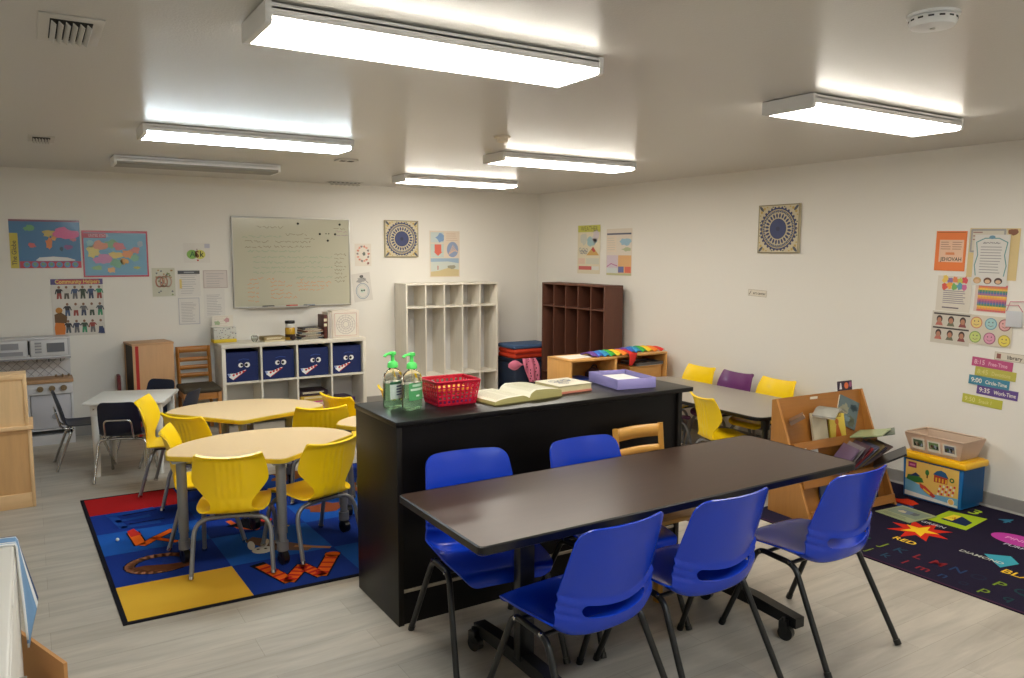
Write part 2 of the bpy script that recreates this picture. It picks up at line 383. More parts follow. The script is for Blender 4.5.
# ------------------------------------------------------------------ moulded chair shells
def shell(name, prof, mat, parent,  thick=0.006, corner=(0.05, 0.05), nu=36, nv=44, sides=None, bumps=None, slot=None, tipz=0.0, ribs=None):
    """prof: list of (y, z, half_width, edge_forward, edge_up) from the seat front to the top of the back."""
    C5 = []
    P3 = catmull([(p[0], p[1], p[2]) for p in prof], 12); Q3 = catmull([(p[3], p[4], 0) for p in prof], 12)
    s = [0.0]
    for a, b in zip(P3[:-1], P3[1:]): s.append(s[-1] + math.hypot(b.x - a.x, b.y - a.y))
    Ltot = s[-1]
    def at(d):
        d = min(max(d, 0), Ltot)
        lo, hi = 0, len(s) - 1
        while hi - lo > 1:
            m = (lo + hi) // 2
            if s[m] <= d: lo = m
            else: hi = m
        t = (d - s[lo]) / max(1e-9, s[hi] - s[lo])
        p = P3[lo].lerp(P3[hi], t); q = Q3[lo].lerp(Q3[hi], t); dr = P3[hi] - P3[lo]
        return p, q, Vector((dr.x, dr.y)).normalized()
    r0, r1 = corner
    ds = [r0 * k for k in (0, .05, .13, .25, .42, .65)] + [r0 + (Ltot - r0 - r1) * k / nv for k in range(nv + 1)] + [Ltot - r1 * k for k in (.65, .42, .25, .13, .05, 0)]
    vs = []; rear = []
    for d in ds:
        p, q, tn = at(d); w = p.z
        if d < r0: w = w - r0 + math.sqrt(max(0, r0 * r0 - (r0 - d) ** 2))
        if Ltot - d < r1: w = w - r1 + math.sqrt(max(0, r1 * r1 - (r1 - (Ltot - d)) ** 2))
        for i in range(nu + 1):
            u = -1 + 2 * i / nu; x = u * w; e = (x / p.z) ** 2
            y = p.x + q.x * e; z = p.y + q.y * e * e
            if tipz and d > Ltot * 0.8: z += tipz * e * (d - Ltot * 0.8) / (Ltot * 0.2)
            if bumps:
                h = bumps(x, d, Ltot, z); y += -tn.y * h; z += tn.x * h
            vs.append((x, y, z)); rear.append((ribs(x, d, Ltot, z) if ribs else 0, -tn.y, tn.x))
    nr = len(ds); fs = [(j * (nu + 1) + i, j * (nu + 1) + i + 1, (j + 1) * (nu + 1) + i + 1, (j + 1) * (nu + 1) + i) for j in range(nr - 1) for i in range(nu)]
    m = MB(); m.add(vs, fs, mat, I4, True); o = m.build(name, parent)
    sd = o.modifiers.new('s', 'SOLIDIFY'); sd.thickness = thick; sd.offset = 0
    if slot:
        k = MB(); hw, zc, hz, y0, y1, cv_ = slot; pts = []
        for q in range(9): a = PI / 2 - PI * q / 8; pts.append((hw - hz + hz * math.cos(a), hz * math.sin(a)))
        for q in range(1, 8): pts.append(((hw - hz) * (1 - 2 * q / 8), -hz))
        for q in range(9): a = -PI / 2 - PI * q / 8; pts.append((-(hw - hz) + hz * math.cos(a), hz * math.sin(a)))
        for q in range(1, 8): pts.append((-(hw - hz) * (1 - 2 * q / 8), hz))
        pts = [(x, zc + z + cv_ * x * x) for x, z in pts]
        k.prism(pts, -y1, -y0, mat, M=Euler((PI / 2, 0, 0)).to_matrix().to_4x4()); ko = k.build('cutter')
        bo = o.modifiers.new('b', 'BOOLEAN'); bo.object = ko; bo.operation = 'DIFFERENCE'; bo.solver = 'EXACT'
        bake(o); bpy.data.objects.remove(ko)
    else: bake(o)
    if ribs:                                    # raised ribs on the outer face only
        n_ = len(vs); V = o.data.vertices
        for k in range(n_):
            h, ny, nz = rear[k]
            if h:
                a, b = V[k], V[k + n_]; c = a if a.co.y * ny + a.co.z * nz > b.co.y * ny + b.co.z * nz else b
                c.co.y += ny * h; c.co.z += nz * h
    o.data.polygons.foreach_set('use_smooth', [True] * len(o.data.polygons)); o.data.set_sharp_from_angle(angle=math.radians(48))
    return o

BLUE = mt((8, 54, 180), 0.27, coat=0.12, bump=0.05, scale=400)
BLKM = mt((14, 14, 15), 0.32, spec=0.6)
CHROME = mt((190, 190, 190), 0.18, metal=1.0)
STEEL = mt((142, 144, 148), 0.35, metal=0.6)
YEL = mt((255, 214, 12), 0.38, coat=0.15)
PUR = mt((104, 44, 104), 0.38, coat=0.15)
NAVY = mt((24, 32, 54), 0.45)
GREYP = mt((150, 150, 152), 0.5)

def half_frame(parent, pts, r, mat, capmat, caph, fillet, capname):
    m = MB(); m.tube(pts, r, mat, 12, fillet=fillet); o = m.build('leg', parent)
    p = Vector(pts[0]); q = (Vector(pts[1]) - p).normalized()
    c = MB(); c.tube([p - q * 0.003, p + q * caph], r * 1.22, capmat, 12); c.build(capname, o)
    return o

# blue stacking chair with black tube legs
def blue_chair(label):
    r = thing('stacking_chair', label, 'chair', group='blue chairs around the dark table')
    prof = [(0.234, 0.388, 0.18, 0, -0.004), (0.232, 0.426, 0.19, 0, -0.01), (0.20, 0.440, 0.205, 0, -0.004), (0.08, 0.430, 0.22, 0, 0.018), (-0.05, 0.413, 0.224, 0, 0.045), (-0.13, 0.404, 0.226, 0.012, 0.06),
            (-0.182, 0.420, 0.228, 0.045, 0.05), (-0.203, 0.46, 0.228, 0.062, 0.02), (-0.210, 0.51, 0.226, 0.068, 0.008), (-0.219, 0.57, 0.222, 0.066, 0), (-0.236, 0.66, 0.213, 0.058, 0), (-0.257, 0.76, 0.202, 0.048, 0), (-0.273, 0.815, 0.196, 0.042, 0)]
    def bump(x, d, L, z):
        if d < L * 0.45: return 0
        q = z - 0.50 - 0.9 * x * x
        h = -0.011 / (1 + math.exp(-(q - 0.03) / 0.004)) * math.exp(-max(0, q - 0.03) / 0.12)
        if abs(x) > 0.145 and abs(q) < 0.045: h -= 0.0035 * (1 + math.cos(q * 2 * PI / 0.03))
        return -h * -1
    shell('seat_shell', prof, BLUE, r, 0.007, (0.05, 0.05), 48, 84, bumps=bump, slot=(0.145, 0.498, 0.022, -0.4, -0.10, 0.75))
    for s in (-1, 1):
        half_frame(r, [(s * 0.245, 0.27, 0.006), (s * 0.216, 0.105, 0.412), (s * 0.216, 0.01, 0.405)], 0.0125, BLKM, BLKM, 0.02, 0.05, 'foot_cap')
        half_frame(r, [(s * 0.25, -0.29, 0.006), (s * 0.216, -0.085, 0.40), (s * 0.216, 0.01, 0.405)], 0.0125, BLKM, BLKM, 0.02, 0.05, 'foot_cap')
        for yy in (0.085, -0.065):
            m = MB(); m.cyl((s * 0.226, yy, 0.408), (s * 0.231, yy, 0.408), 0.007, CHROME, 10); m.build('bolt', r)
    for yy in (0.07, -0.07):
        m = MB(); m.cyl((-0.214, yy, 0.405), (0.214, yy, 0.405), 0.009, BLKM, 10); m.build('crossbar', r)
    return r
b0 = blue_chair('blue chair with its back to us under the table corner nearest the camera')
b0.location = (1.643, 2.172, 0); b0.rotation_euler = (0, 0, 0.07)
dup(b0, (2.198, 2.182, 0), 0.02, 'middle of the three blue chairs with backs to the camera')
dup(b0, (2.895, 2.135, 0), 0.03, 'blue chair nearest the black alphabet rug and book rack')
dup(b0, (1.61, 2.780, 0), 3.03, 'blue chair facing us at far side of table, below the sanitizer bottles')
dup(b0, (2.228, 2.705, 0), 3.126, 'blue chair facing us beside the small wooden chair')

# yellow ribbed school chair on grey tube legs
def school_chair(name, label, mat, group):
    r = thing(name, label, 'chair', group=group)
    prof = [(0.205, 0.302, 0.15, 0, -0.004), (0.20, 0.324, 0.165, 0, -0.004), (0.165, 0.340, 0.174, 0, 0.006), (0.05, 0.335, 0.184, 0, 0.024), (-0.06, 0.327, 0.186, 0, 0.030), (-0.125, 0.327, 0.176, 0, 0.024),
            (-0.158, 0.337, 0.150, 0, 0.006), (-0.176, 0.360, 0.108, 0.006, 0), (-0.184, 0.395, 0.106, 0.012, 0.004), (-0.190, 0.435, 0.145, 0.030, 0.014), (-0.195, 0.47, 0.176, 0.044, 0.018), (-0.201, 0.505, 0.189, 0.05, 0.014), (-0.212, 0.56, 0.186, 0.046, 0.008),
            (-0.228, 0.61, 0.177, 0.04, 0.006), (-0.246, 0.655, 0.168, 0.03, 0.006)]
    def bump(x, d, L, z):
        h = 0
        if d > L * 0.55:
            k = max(0, min(1, (z - 0.42) / 0.03)) * max(0, min(1, (0.635 - z) / 0.03))
            if abs(x) < 0.077: h += 0.0042 * k * (0.5 + 0.5 * math.cos(2 * PI * x / 0.031))
            if 0.345 < z < 0.405 and abs(x) < 0.07: h += 0.004 * (0.5 + 0.5 * math.cos(2 * PI * x / 0.047)) 
            if z > 0.64: h += 0.007 * min(1, (z - 0.64) / 0.012)
        return h
    shell('seat_shell', prof, mat, r, 0.007, (0.05, 0.012), 64, 60, ribs=bump, tipz=0.012)
    for s in (-1, 1):
        half_frame(r, [(s * 0.205, -0.205, 0.012), (s * 0.19, -0.125, 0.30), (0.0, -0.12, 0.306)], 0.012, STEEL, CHROME, 0.012, 0.09, 'glide')
        half_frame(r, [(s * 0.2, 0.205, 0.012), (s * 0.185, 0.125, 0.30), (0.0, 0.115, 0.306)], 0.012, STEEL, CHROME, 0.012, 0.09, 'glide')
    m = MB(); m.box(-0.09, 0.09, -0.13, 0.13, 0.306, 0.322, mt((60, 60, 62), 0.5), 0.006); m.build('seat_support', r)
    return r
GY = 'yellow chairs around the cream tables'; GR = 'chairs around the grey table'
y0 = school_chair('school_chair', 'yellow chair seen from behind at the near cream table, left of two', YEL, GY)
y0.location = (0.895, 4.285, 0.0085); y0.rotation_euler = (0, 0, -0.33)
dup(y0, (1.325, 4.31, 0.0085), 0.30, 'yellow chair seen from behind right beside the black bookcase end')
dup(y0, (0.85, 4.80, 0.0085), -1.82, 'yellow chair sideways at the left end of the near cream table')
dup(y0, (0.955, 5.365, 0.0085), -0.935, 'yellow chair between the two larger cream tables, seen over the near table left part')
dup(y0, (0.845, 5.915, 0.0085), -1.946, 'yellow chair standing nearest the white table and navy chairs')
dup(y0, (1.69, 5.26, 0.0085), -0.26, 'yellow chair behind the near cream table, next to the table behind the bookcase')
dup(y0, (2.06, 5.50, 0.0085), -1.197, 'yellow chair at the right end of the farther cream table, before the board games')
dup(y0, (2.51, 5.50, 0.0085), -1.57, 'yellow chair whose tip shows just left of the sanitizer bottles')
dup(y0, (4.395, 4.005, 0), -1.86, 'yellow chair on the bookcase side of the grey table', GR)
dup(y0, (5.09, 5.162, 0), PI / 2, 'yellow chair at the wall, left of the purple one', GR)
dup(y0, (5.09, 4.278, 0), PI / 2, 'yellow chair at the wall, right of the purple one', GR)
p0 = school_chair('school_chair', 'purple chair between two yellow ones at the right wall', PUR, GR)
p0.location = (5.09, 4.72, 0); p0.rotation_euler = (0, 0, PI / 2)
dup(p0, (4.50, 4.84, 0), -PI / 2, 'purple chair half hidden by the right end of the black bookcase', GR)

# navy classroom chair with chrome legs
def navy_chair(label):
    r = thing('classroom_chair', label, 'chair', group='navy chairs at the white table'); r.scale = (0.88, 0.94, 1.0)
    prof = [(0.16, 0.315, 0.15, 0, 0), (0.155, 0.335, 0.165, 0, 0), (0.125, 0.348, 0.175, 0, 0), (0.03, 0.343, 0.182, 0, 0.008), (-0.08, 0.338, 0.18, 0, 0.015), (-0.14, 0.345, 0.172, 0.01, 0.015), (-0.172, 0.38, 0.165, 0.02, 0.005),
            (-0.19, 0.45, 0.165, 0.026, 0), (-0.212, 0.53, 0.16, 0.022, 0), (-0.236, 0.61, 0.15, 0.02, 0)]
    shell('seat_shell', prof, NAVY, r, 0.007, (0.05, 0.045), 28, 36)
    for s in (-1, 1):
        half_frame(r, [(s * 0.2, -0.235, 0.012), (s * 0.185, -0.115, 0.31), (0, -0.11, 0.318)], 0.011, CHROME, CHROME, 0.012, 0.05, 'glide')
        half_frame(r, [(s * 0.185, 0.2, 0.012), (s * 0.16, 0.08, 0.31), (0, 0.07, 0.318)], 0.011, CHROME, CHROME, 0.012, 0.05, 'glide')
    m = MB(); m.tube([(-0.11, -0.09, 0.318), (-0.11, -0.185, 0.33), (-0.105, -0.222, 0.475), (0.105, -0.222, 0.475), (0.11, -0.185, 0.33), (0.11, -0.09, 0.318)], 0.008, CHROME, 10, fillet=0.035); m.build('back_bracket', r)
    return r
n0 = navy_chair('navy chair seen from behind at the near side of the white table')
n0.location = (0.575, 6.48, 0); n0.rotation_euler = (0, 0, -0.36)
dup(n0, (0.33, 7.02, 0), -PI / 2 + 0.02, 'navy chair seen sideways at left, before the play kitchen')
dup(n0, (0.79, 7.12, 0), 2.3, 'navy chair on the far side of the white table, before the wooden cabinet')
dup(n0, (0.91, 6.655, 0), 1.0, 'navy chair at right end of the white table, near wooden dining chair')

# wooden chairs
OAK = wood((176, 116, 52), 0.4, 'Z', 0.14, 8, 0.2); OAKX = wood((176, 116, 52), 0.4, 'X', 0.14, 8, 0.2)
BEECH = wood((205, 150, 66), 0.4, 'Z', 0.1, 8, 0.2); BEECHX = wood((205, 150, 66), 0.4, 'X', 0.1, 8, 0.2)
r = thing('dining_chair', 'wooden ladder-back dining chair with dark seat beside white cube shelf', 'chair', (1.325, 7.755, 0), PI); r.scale = (0.86, 1, 1)
for s in (-1, 1):
    m = MB(); m.tube([(s * 0.165, -0.2, 0), (s * 0.165, -0.175, 0.42), (s * 0.165, -0.24, 0.80)], 0.02, OAK, 4); m.build('back_post', r)
    m = MB(); m.box(s * 0.175 - 0.02, s * 0.175 + 0.02, 0.155, 0.195, 0, 0.41, OAK, 0.003); m.build('leg', r)
    m = MB(); m.box(s * 0.172 - 0.01, s * 0.172 + 0.01, -0.18, 0.16, 0.34, 0.405, OAK, 0.002); m.build('apron', r)
    m = MB(); m.box(s * 0.172 - 0.008, s * 0.172 + 0.008, -0.18, 0.16, 0.15, 0.18, OAK, 0.002); m.build('stretcher', r)
m = MB(); m.box(-0.16, 0.16, 0.165, 0.185, 0.34, 0.405, OAKX, 0.002); m.build('apron', r)
for k, (z0, z1) in enumerate(((0.74, 0.80), (0.655, 0.695), (0.58, 0.62), (0.505, 0.545))):
    yy = -0.18 - 0.06 * ((z0 + z1) / 2 - 0.42) / 0.38
    m = MB(); m.grid(lambda u, v: (-0.16 + 0.32 * u, yy - 0.018 * math.sin(PI * u), z0 + (z1 - z0) * v), 12, 1, OAKX); o = m.build('slat', r)
    sd = o.modifiers.new('s', 'SOLIDIFY'); sd.thickness = 0.014; sd.offset = 0; bake(o)
m = MB(); m.box(-0.2, 0.2, -0.2, 0.21, 0.405, 0.452, mt((62, 54, 40), 0.7, bump=0.2, scale=300), 0.02, 3); m.build('seat_cushion', r)
r = thing('wooden_chair', 'small honey-coloured wooden chair at the dark table, beside a blue chair', 'chair', (2.70, 2.875, 0), PI); r.scale = (1, 1, 0.98)
for s in (-1, 1):
    m = MB(); m.tube([(s * 0.155, -0.17, 0), (s * 0.155, -0.15, 0.4), (s * 0.155, -0.195, 0.815)], 0.02, BEECH, 4); m.build('back_post', r)
    m = MB(); m.box(s * 0.15 - 0.017, s * 0.15 + 0.017, 0.13, 0.165, 0, 0.40, BEECH, 0.003); m.build('leg', r)
    m = MB(); m.box(s * 0.15 - 0.01, s * 0.15 + 0.01, -0.15, 0.14, 0.33, 0.40, BEECH, 0.002); m.build('apron', r)
for z0, z1 in ((0.745, 0.812), (0.655, 0.70), (0.57, 0.61)):
    yy = -0.155 - 0.04 * ((z0 + z1) / 2 - 0.4) / 0.4
    m = MB(); m.grid(lambda u, v: (-0.15 + 0.30 * u, yy - 0.02 * math.sin(PI * u), z0 + (z1 - z0) * v), 12, 1, BEECHX); o = m.build('slat', r)
    sd = o.modifiers.new('s', 'SOLIDIFY'); sd.thickness = 0.016; sd.offset = 0; bake(o)
m = MB(); m.box(-0.18, 0.18, -0.17, 0.18, 0.40, 0.425, BEECHX, 0.008, 2); m.build('seat', r)
# ------------------------------------------------------------------ tables
# cream activity table: two straight edges meeting at the front, a rounded back
def rounded(poly, rads, n=6):
    out = []; L = len(poly)
    for i, p in enumerate(poly):
        r = rads[i]; p = Vector(p)
        if not r: out.append(tuple(p)); continue
        a = Vector(poly[i - 1]) - p; b = Vector(poly[(i + 1) % L]) - p
        r = min(r, a.length * 0.45, b.length * 0.45); pa = p + a.normalized() * r; pb = p + b.normalized() * r
        for k in range(n + 1):
            t = k / n; out.append(tuple(pa * (1 - t) ** 2 + p * 2 * t * (1 - t) + pb * t * t))
    return out
CREAM = mt((222, 190, 144), 0.38, vary=0.05, scale=60); YEDGE = mt((214, 180, 40), 0.45); GLEG = mt((128, 130, 134), 0.4, metal=0.3)
def caster(parent, x, y, mat=BLKM, r=0.03, rot=0, top=0.09):
    m = MB(); M = TR(x, y, 0, rot)
    m.tube([(-0.016, 0, r), (0.016, 0, r)], r, mat, 20, M=M)
    m.box(-0.018, 0.018, -0.008, 0.03, r, top - 0.012, mat, 0.004, M=M); m.tube([(0, 0.012, top - 0.02), (0, 0.012, top)], 0.01, mat, 10, M=M)
    m.build('caster', parent)
def cream_table(label):
    r = thing('activity_table', label, 'table', group='cream tables on the blue rug')
    B = Vector((0, -0.385)); A = Vector((-0.53, 0.0)); Cc = Vector((0.535, 0.0))
    pts = [tuple(A), tuple(B), tuple(Cc)] + [(0.535 * math.cos(PI * k / 22) ** 1 if True else 0, 0.41 * math.sin(PI * k / 22)) for k in range(2, 21)]
    out = rounded(pts, [0.035, 0.045, 0.035] + [0] * 19)
    m = MB(); m.prism(out, 0.572, 0.5985, YEDGE, bev=0.004); 
    c = Vector((0, 0.05)); inn = [tuple(c + (Vector(p) - c) * 0.985) for p in out]
    m.prism(inn, 0.5985, 0.6, CREAM); m.build('tabletop', r)
    for x, y in ((-0.455, -0.01), (0.0, -0.31), (0.455, -0.01), (0.0, 0.32)):
        l = MB(); l.cyl((x, y, 0.17), (x, y, 0.572), 0.027, GLEG, 20); l.cyl((x, y, 0.075), (x, y, 0.30), 0.022, GLEG, 20); l.cyl((x, y, 0.075), (x, y, 0.125), 0.031, GLEG, 20)
        l.box(x - 0.05, x + 0.05, y - 0.05, y + 0.05, 0.566, 0.572, GLEG); o = l.build('leg', r)
        caster(o, x, y - 0.012, BLKM, 0.038, 0.25, 0.1)
    f = MB()
    f.box(-0.4, 0.4, -0.03, -0.005, 0.53, 0.566, GLEG, 0.004); f.build('support_rail', r)
    return r
t0 = cream_table('cream table with a yellow edge nearest the camera, on the blue rug'); t0.location = (1.107, 4.455, 0.0092)
t1 = dup(t0, (1.25, 5.535, 0.0092), -0.30, 'cream table with a yellow edge farther back, before the white cube shelf')
for c_ in t1.children:                      # this table's outer legs stand further in
    if c_.name.startswith('leg'):
        x_ = sum(v.co.x for v in c_.data.vertices) / len(c_.data.vertices)
        if abs(x_) > 0.3: c_.location = (0.30 if x_ < 0 else -0.175, 0.15 if x_ < 0 else 0.17, 0)
dup(t0, (2.12, 4.56, 0.0092), -0.36, 'cream table mostly hidden behind the black bookcase')

# dark folding table in the foreground
DTOP = wood((54, 36, 27), 0.30, 'X', 0.14, 5, 0.0, 0.34)
r = thing('folding_table', 'long dark brown wooden table on black T legs in the foreground', 'table', (2.215, 2.465, 0))
m = MB(); out = rounded([(-0.992, -0.312), (1.035, -0.312), (1.035, 0.35), (-0.992, 0.35)], [0.02, 0.05, 0.05, 0.02]); m.prism(out, 0.709, 0.735, DTOP); m.build('tabletop', r)
m = MB(); n = len(out)
for i in range(n):
    a, b = Vector(out[i]), Vector(out[(i + 1) % n]); d = (b - a)
    q = Vector((d.y, -d.x)).normalized() * 0.006
    m.add([(*a, 0.703), (*b, 0.703), (*(b + q), 0.707), (*(a + q), 0.707), (*(a + q), 0.732), (*(b + q), 0.732), (*b, 0.7365), (*a, 0.7365)],
          [(0, 3, 2, 1), (3, 4, 5, 2), (4, 7, 6, 5)], BLKM, smooth=True)
m.build('edge_band', r)
for x in (-0.62, 0.60):
    l = MB(); l.box(x - 0.035, x + 0.035, -0.025, 0.025, 0.1, 0.69, BLKM, 0.006); l.box(x - 0.03, x + 0.03, -0.25, 0.25, 0.69, 0.709, BLKM, 0.003)
    e_ = 0.36 if x < 0 else 0.20; l.prism([(-0.36, 0.06), (-0.34, 0.06), (-0.1, 0.07), (0.1, 0.07), (e_ - 0.02, 0.06), (e_, 0.06), (e_, 0.105), (0.12, 0.125), (-0.12, 0.125), (-0.36, 0.105)], x - 0.028, x + 0.028, BLKM, M=Matrix(((0, 0, 1, 0), (1, 0, 0, 0), (0, 1, 0, 0), (0, 0, 0, 1))))
    o = l.build('leg', r)
    for y in (-0.32, e_ - 0.04): caster(o, x - 0.04, y, BLKM, 0.033, 0.3, 0.1)
m = MB(); m.box(-0.62, 0.60, -0.02, 0.02, 0.655, 0.685, BLKM, 0.004); m.build('stretcher', r)
m = MB(); m.box(-0.85, -0.74, -0.26, -0.19, 0.69, 0.707, mt((40, 40, 42), 0.5), 0.003); m.build('latch_plate', r)

# grey table by the right wall
GTOP = mt((158, 150, 140), 0.4, vary=0.04, scale=90)
r = thing('grey_table', 'grey-topped table with black edge along the right wall', 'table', (4.78, 4.58, 0))
out = rounded([(-0.40, -0.90), (0.40, -0.90), (0.40, 0.9), (-0.40, 0.9)], [0.1] * 4)
m = MB(); m.prism(out, 0.51, 0.538, BLKM, bev=0.004); m.prism([(x * 0.985, y * 0.993) for x, y in out], 0.538, 0.54, GTOP); m.build('tabletop', r)
for x in (-0.29, 0.29):
    for y in (-0.855, 0.855):
        l = MB(); l.cyl((x, y, 0.03), (x, y, 0.51), 0.022, BLKM, 16); l.cyl((x, y, 0), (x, y, 0.03), 0.028, BLKM, 16); l.cyl((x, y, 0.44), (x, y, 0.51), 0.032, BLKM, 16); l.build('leg', r)
m = MB(); m.box(-0.02, 0.02, -0.74, 0.74, 0.48, 0.51, BLKM, 0.004); m.build('support_rail', r)

# white table with turned-in legs
WT = mt((222, 220, 214), 0.35)
r = thing('white_table', 'small white square table surrounded by navy chairs', 'table', (0.66, 6.70, 0), -0.34)
m = MB(); m.box(-0.295, 0.28, -0.27, 0.27, 0.558, 0.58, WT, 0.006); m.build('tabletop', r)
m = MB()
for s in (-1, 1):
    m.box(-0.22, 0.22, s * 0.215 - 0.01, s * 0.215 + 0.01, 0.50, 0.558, WT); m.box(s * 0.225 - 0.01, s * 0.225 + 0.01, -0.21, 0.21, 0.50, 0.558, WT)
m.build('apron', r)
for sx in (-1, 1):
    for sy in (-1, 1):
        l = MB(); x, y = sx * 0.225, sy * 0.215
        l.box(x - 0.026, x + 0.026, y - 0.026, y + 0.026, 0.47, 0.558, WT, 0.003); l.tube([(x, y, 0), (x, y, 0.47)], 0.02, WT, 12, r1=0.03); o = l.build('leg', r)
        b = MB(); b.cyl((x, y + sy * 0.026, 0.525), (x, y + sy * 0.03, 0.525), 0.006, CHROME, 10); b.build('bolt', o)
# ------------------------------------------------------------------ black bookcase seen from behind
BLK = wood((12, 10, 10), 0.36, 'X', 0.2, 5, 0.0, 0.28); BLKZ = wood((17, 13, 10), 0.4, 'Z', 0.2, 5, 0.0, 0.3)
r = thing('bookcase', 'long black bookcase standing with its back to the dark table', 'bookcase', (2.25, 3.40, 0))
m = MB(); m.box(-0.90, 0.915, -0.262, 0.255, 0.93, 0.955, BLK, 0.003); m.build('top', r)
for x in (-0.895, 0.81):
    m = MB(); m.box(x, x + 0.028, -0.255, 0.25, 0.0, 0.93, BLKZ, 0.002); m.build('side_panel', r)
m = MB(); m.box(-0.867, 0.81, -0.238, -0.225, 0.165, 0.93, BLK); m.build('back_panel', r)
m = MB(); m.box(-0.867, 0.81, -0.242, -0.222, 0.0, 0.15, BLK); m.box(-0.867, 0.81, -0.244, -0.224, 0.15, 0.163, mt((150, 140, 125), 0.5)); m.build('plinth', r)
for x in (-0.3, 0.26):
    m = MB(); m.box(x, x + 0.02, -0.22, 0.24, 0.163, 0.93, BLKZ); m.build('divider', r)
m = MB(); m.box(-0.867, 0.81, -0.22, 0.24, 0.14, 0.16, BLK); m.build('shelf', r)
m = MB(); m.box(-0.867, 0.81, -0.22, 0.24, 0.54, 0.56, BLK); m.build('shelf', r)

# ------------------------------------------------------------------ white cube shelf
SHW = mt((226, 221, 208), 0.45)
r = thing('cube_shelf', 'white eight-cube shelf holding blue bins below the whiteboard', 'shelf', (2.285, 7.79, 0))
W2 = 0.735
m = MB(); m.box(-W2, W2, 0, 0.36, 0.778, 0.815, SHW, 0.002); m.build('top', r)
for x in (-W2, W2 - 0.037):
    m = MB(); m.box(x, x + 0.037, 0, 0.36, 0.0, 0.778, SHW, 0.002); m.build('side_panel', r)
m = MB(); m.box(-W2 + 0.037, W2 - 0.037, 0.004, 0.36, 0.05, 0.087, SHW); m.build('bottom', r)
m = MB(); m.box(-W2 + 0.037, W2 - 0.037, 0.004, 0.36, 0.424, 0.442, SHW); m.build('shelf', r)
for k in (1, 2, 3):
    x = -W2 + 0.0185 + k * (2 * W2 - 0.037) / 4; m = MB(); m.box(x - 0.009, x + 0.009, 0.002, 0.36, 0.087, 0.778, SHW); m.build('divider', r)
m = MB(); m.box(-W2 + 0.037, W2 - 0.037, 0.345, 0.355, 0.087, 0.778, mt((205, 205, 205), 0.6)); m.build('back_panel', r)

# navy fabric bins with a toothy grin
BIN = mt((22, 38, 92), 0.75, bump=0.15, scale=500); BWH = mt((235, 235, 235), 0.6); BRD = mt((196, 40, 46), 0.6); BIND = mt((14, 22, 56), 0.8)
def bin_(label):
    r = thing('storage_bin', label, 'bin', group='blue face bins in the cube shelf')
    m = MB()
    for a in ((-0.155, 0.155, 0.0, 0.006), (-0.155, 0.155, 0.294, 0.3)): m.box(a[0], a[1], a[2], a[3], 0, 0.29, BIN)
    m.box(-0.155, -0.149, 0.006, 0.294, 0, 0.29, BIN); m.box(0.149, 0.155, 0.006, 0.294, 0, 0.29, BIN); m.box(-0.149, 0.149, 0.006, 0.294, 0, 0.006, BIN); m.build('body', r)
    s = Sheet(0.31, 0.29, None, 0.0)
    for x, rr in ((0.46, 0.023), (0.66, 0.026)):
        s.ell(x, 0.56, rr, rr, BWH, 1); s.ell(x + 0.03 - 0.06 * (x > 0.5), 0.56, rr * 0.55, rr * 0.55, mt((12, 12, 14), 0.5), 2)
    s.line([(0.40, 0.73), (0.54, 0.77), (0.72, 0.74)], 0.005, mt((48, 80, 160), 0.7), 1)
    s.poly([(0.05, 0.29), (0.10, 0.17), (0.22, 0.07), (0.62, 0.36), (0.60, 0.40), (0.30, 0.29)], BWH, 1)
    s.poly([(0.05, 0.29), (0.09, 0.19), (0.14, 0.22), (0.13, 0.28)], mt((150, 170, 220), 0.6), 2)
    for k in range(4):
        x = 0.19 + k * 0.10; y = 0.22 + k * 0.035; s.poly([(x, y), (x + 0.05, y - 0.03), (x + 0.09, y + 0.035), (x + 0.03, y + 0.055)], BRD, 2)
    s.line([(0.24, 0.085), (0.62, 0.375)], 0.006, BRD, 2)
    o = s.build('face_print', r); o.matrix_local = Matrix.Translation((-0.155, -0.0005, 0)) @ WB
    return r
cx = [2.285 - W2 + 0.0185 + (k + 0.5) * (2 * W2 - 0.037) / 4 for k in range(4)]
w0 = bin_('blue face bin in the leftmost cube, next to the wooden chair'); w0.location = (cx[0] - 0.005, 7.815, 0.443)
dup(w0, (cx[1] - 0.004, 7.82, 0.443), 0, 'blue face bin in second cube, below the jar')
dup(w0, (cx[2] - 0.003, 7.82, 0.443), 0, 'blue face bin in third cube, right below the stacked books')
dup(w0, (cx[3] - 0.005, 7.825, 0.443), 0, 'blue face bin in the rightmost cube, below the white box file')

# games and books in the lower cubes
def game(name, label, x, y, z, w, d, h, top, side, rz=0, group=None):
    r = thing(name, label, 'board game' if 'game' in name else 'book', (x, y, z), rz, group)
    m = MB(); m.box(-w / 2, w / 2, -d / 2, d / 2, 0, h * 0.55, side, 0.002); m.build('box_base' if 'game' in name else 'pages', r)
    m = MB(); m.box(-w / 2 - 0.002, w / 2 + 0.002, -d / 2 - 0.002, d / 2 + 0.002, h * 0.3, h, top, 0.002)
    s = Sheet(w, h * 0.7, None, 0); s.rows(0.1, 0.9, 0.4, 0.7, 2, h * 0.12, mt((230, 220, 190), 0.6), 1, 3); m.add(s.v, s.f, mt((230, 220, 190), 0.6), TR(-w / 2, -d / 2 - 0.0025, h * 0.3) @ WB)
    m.build('lid' if 'game' in name else 'cover', r); return r
game('board_game', 'magenta game box at the bottom of the stack in the third lower cube', cx[2], 7.93, 0.088, 0.29, 0.25, 0.09, mt((190, 70, 130), 0.5), mt((200, 150, 170), 0.5), 0, 'game boxes in the lower cubes')
game('board_game', 'yellow game box in the middle of the stack in the third lower cube', cx[2], 7.93, 0.179, 0.30, 0.25, 0.055, mt((206, 170, 60), 0.5), mt((190, 160, 80), 0.5), 0.03, 'game boxes in the lower cubes')
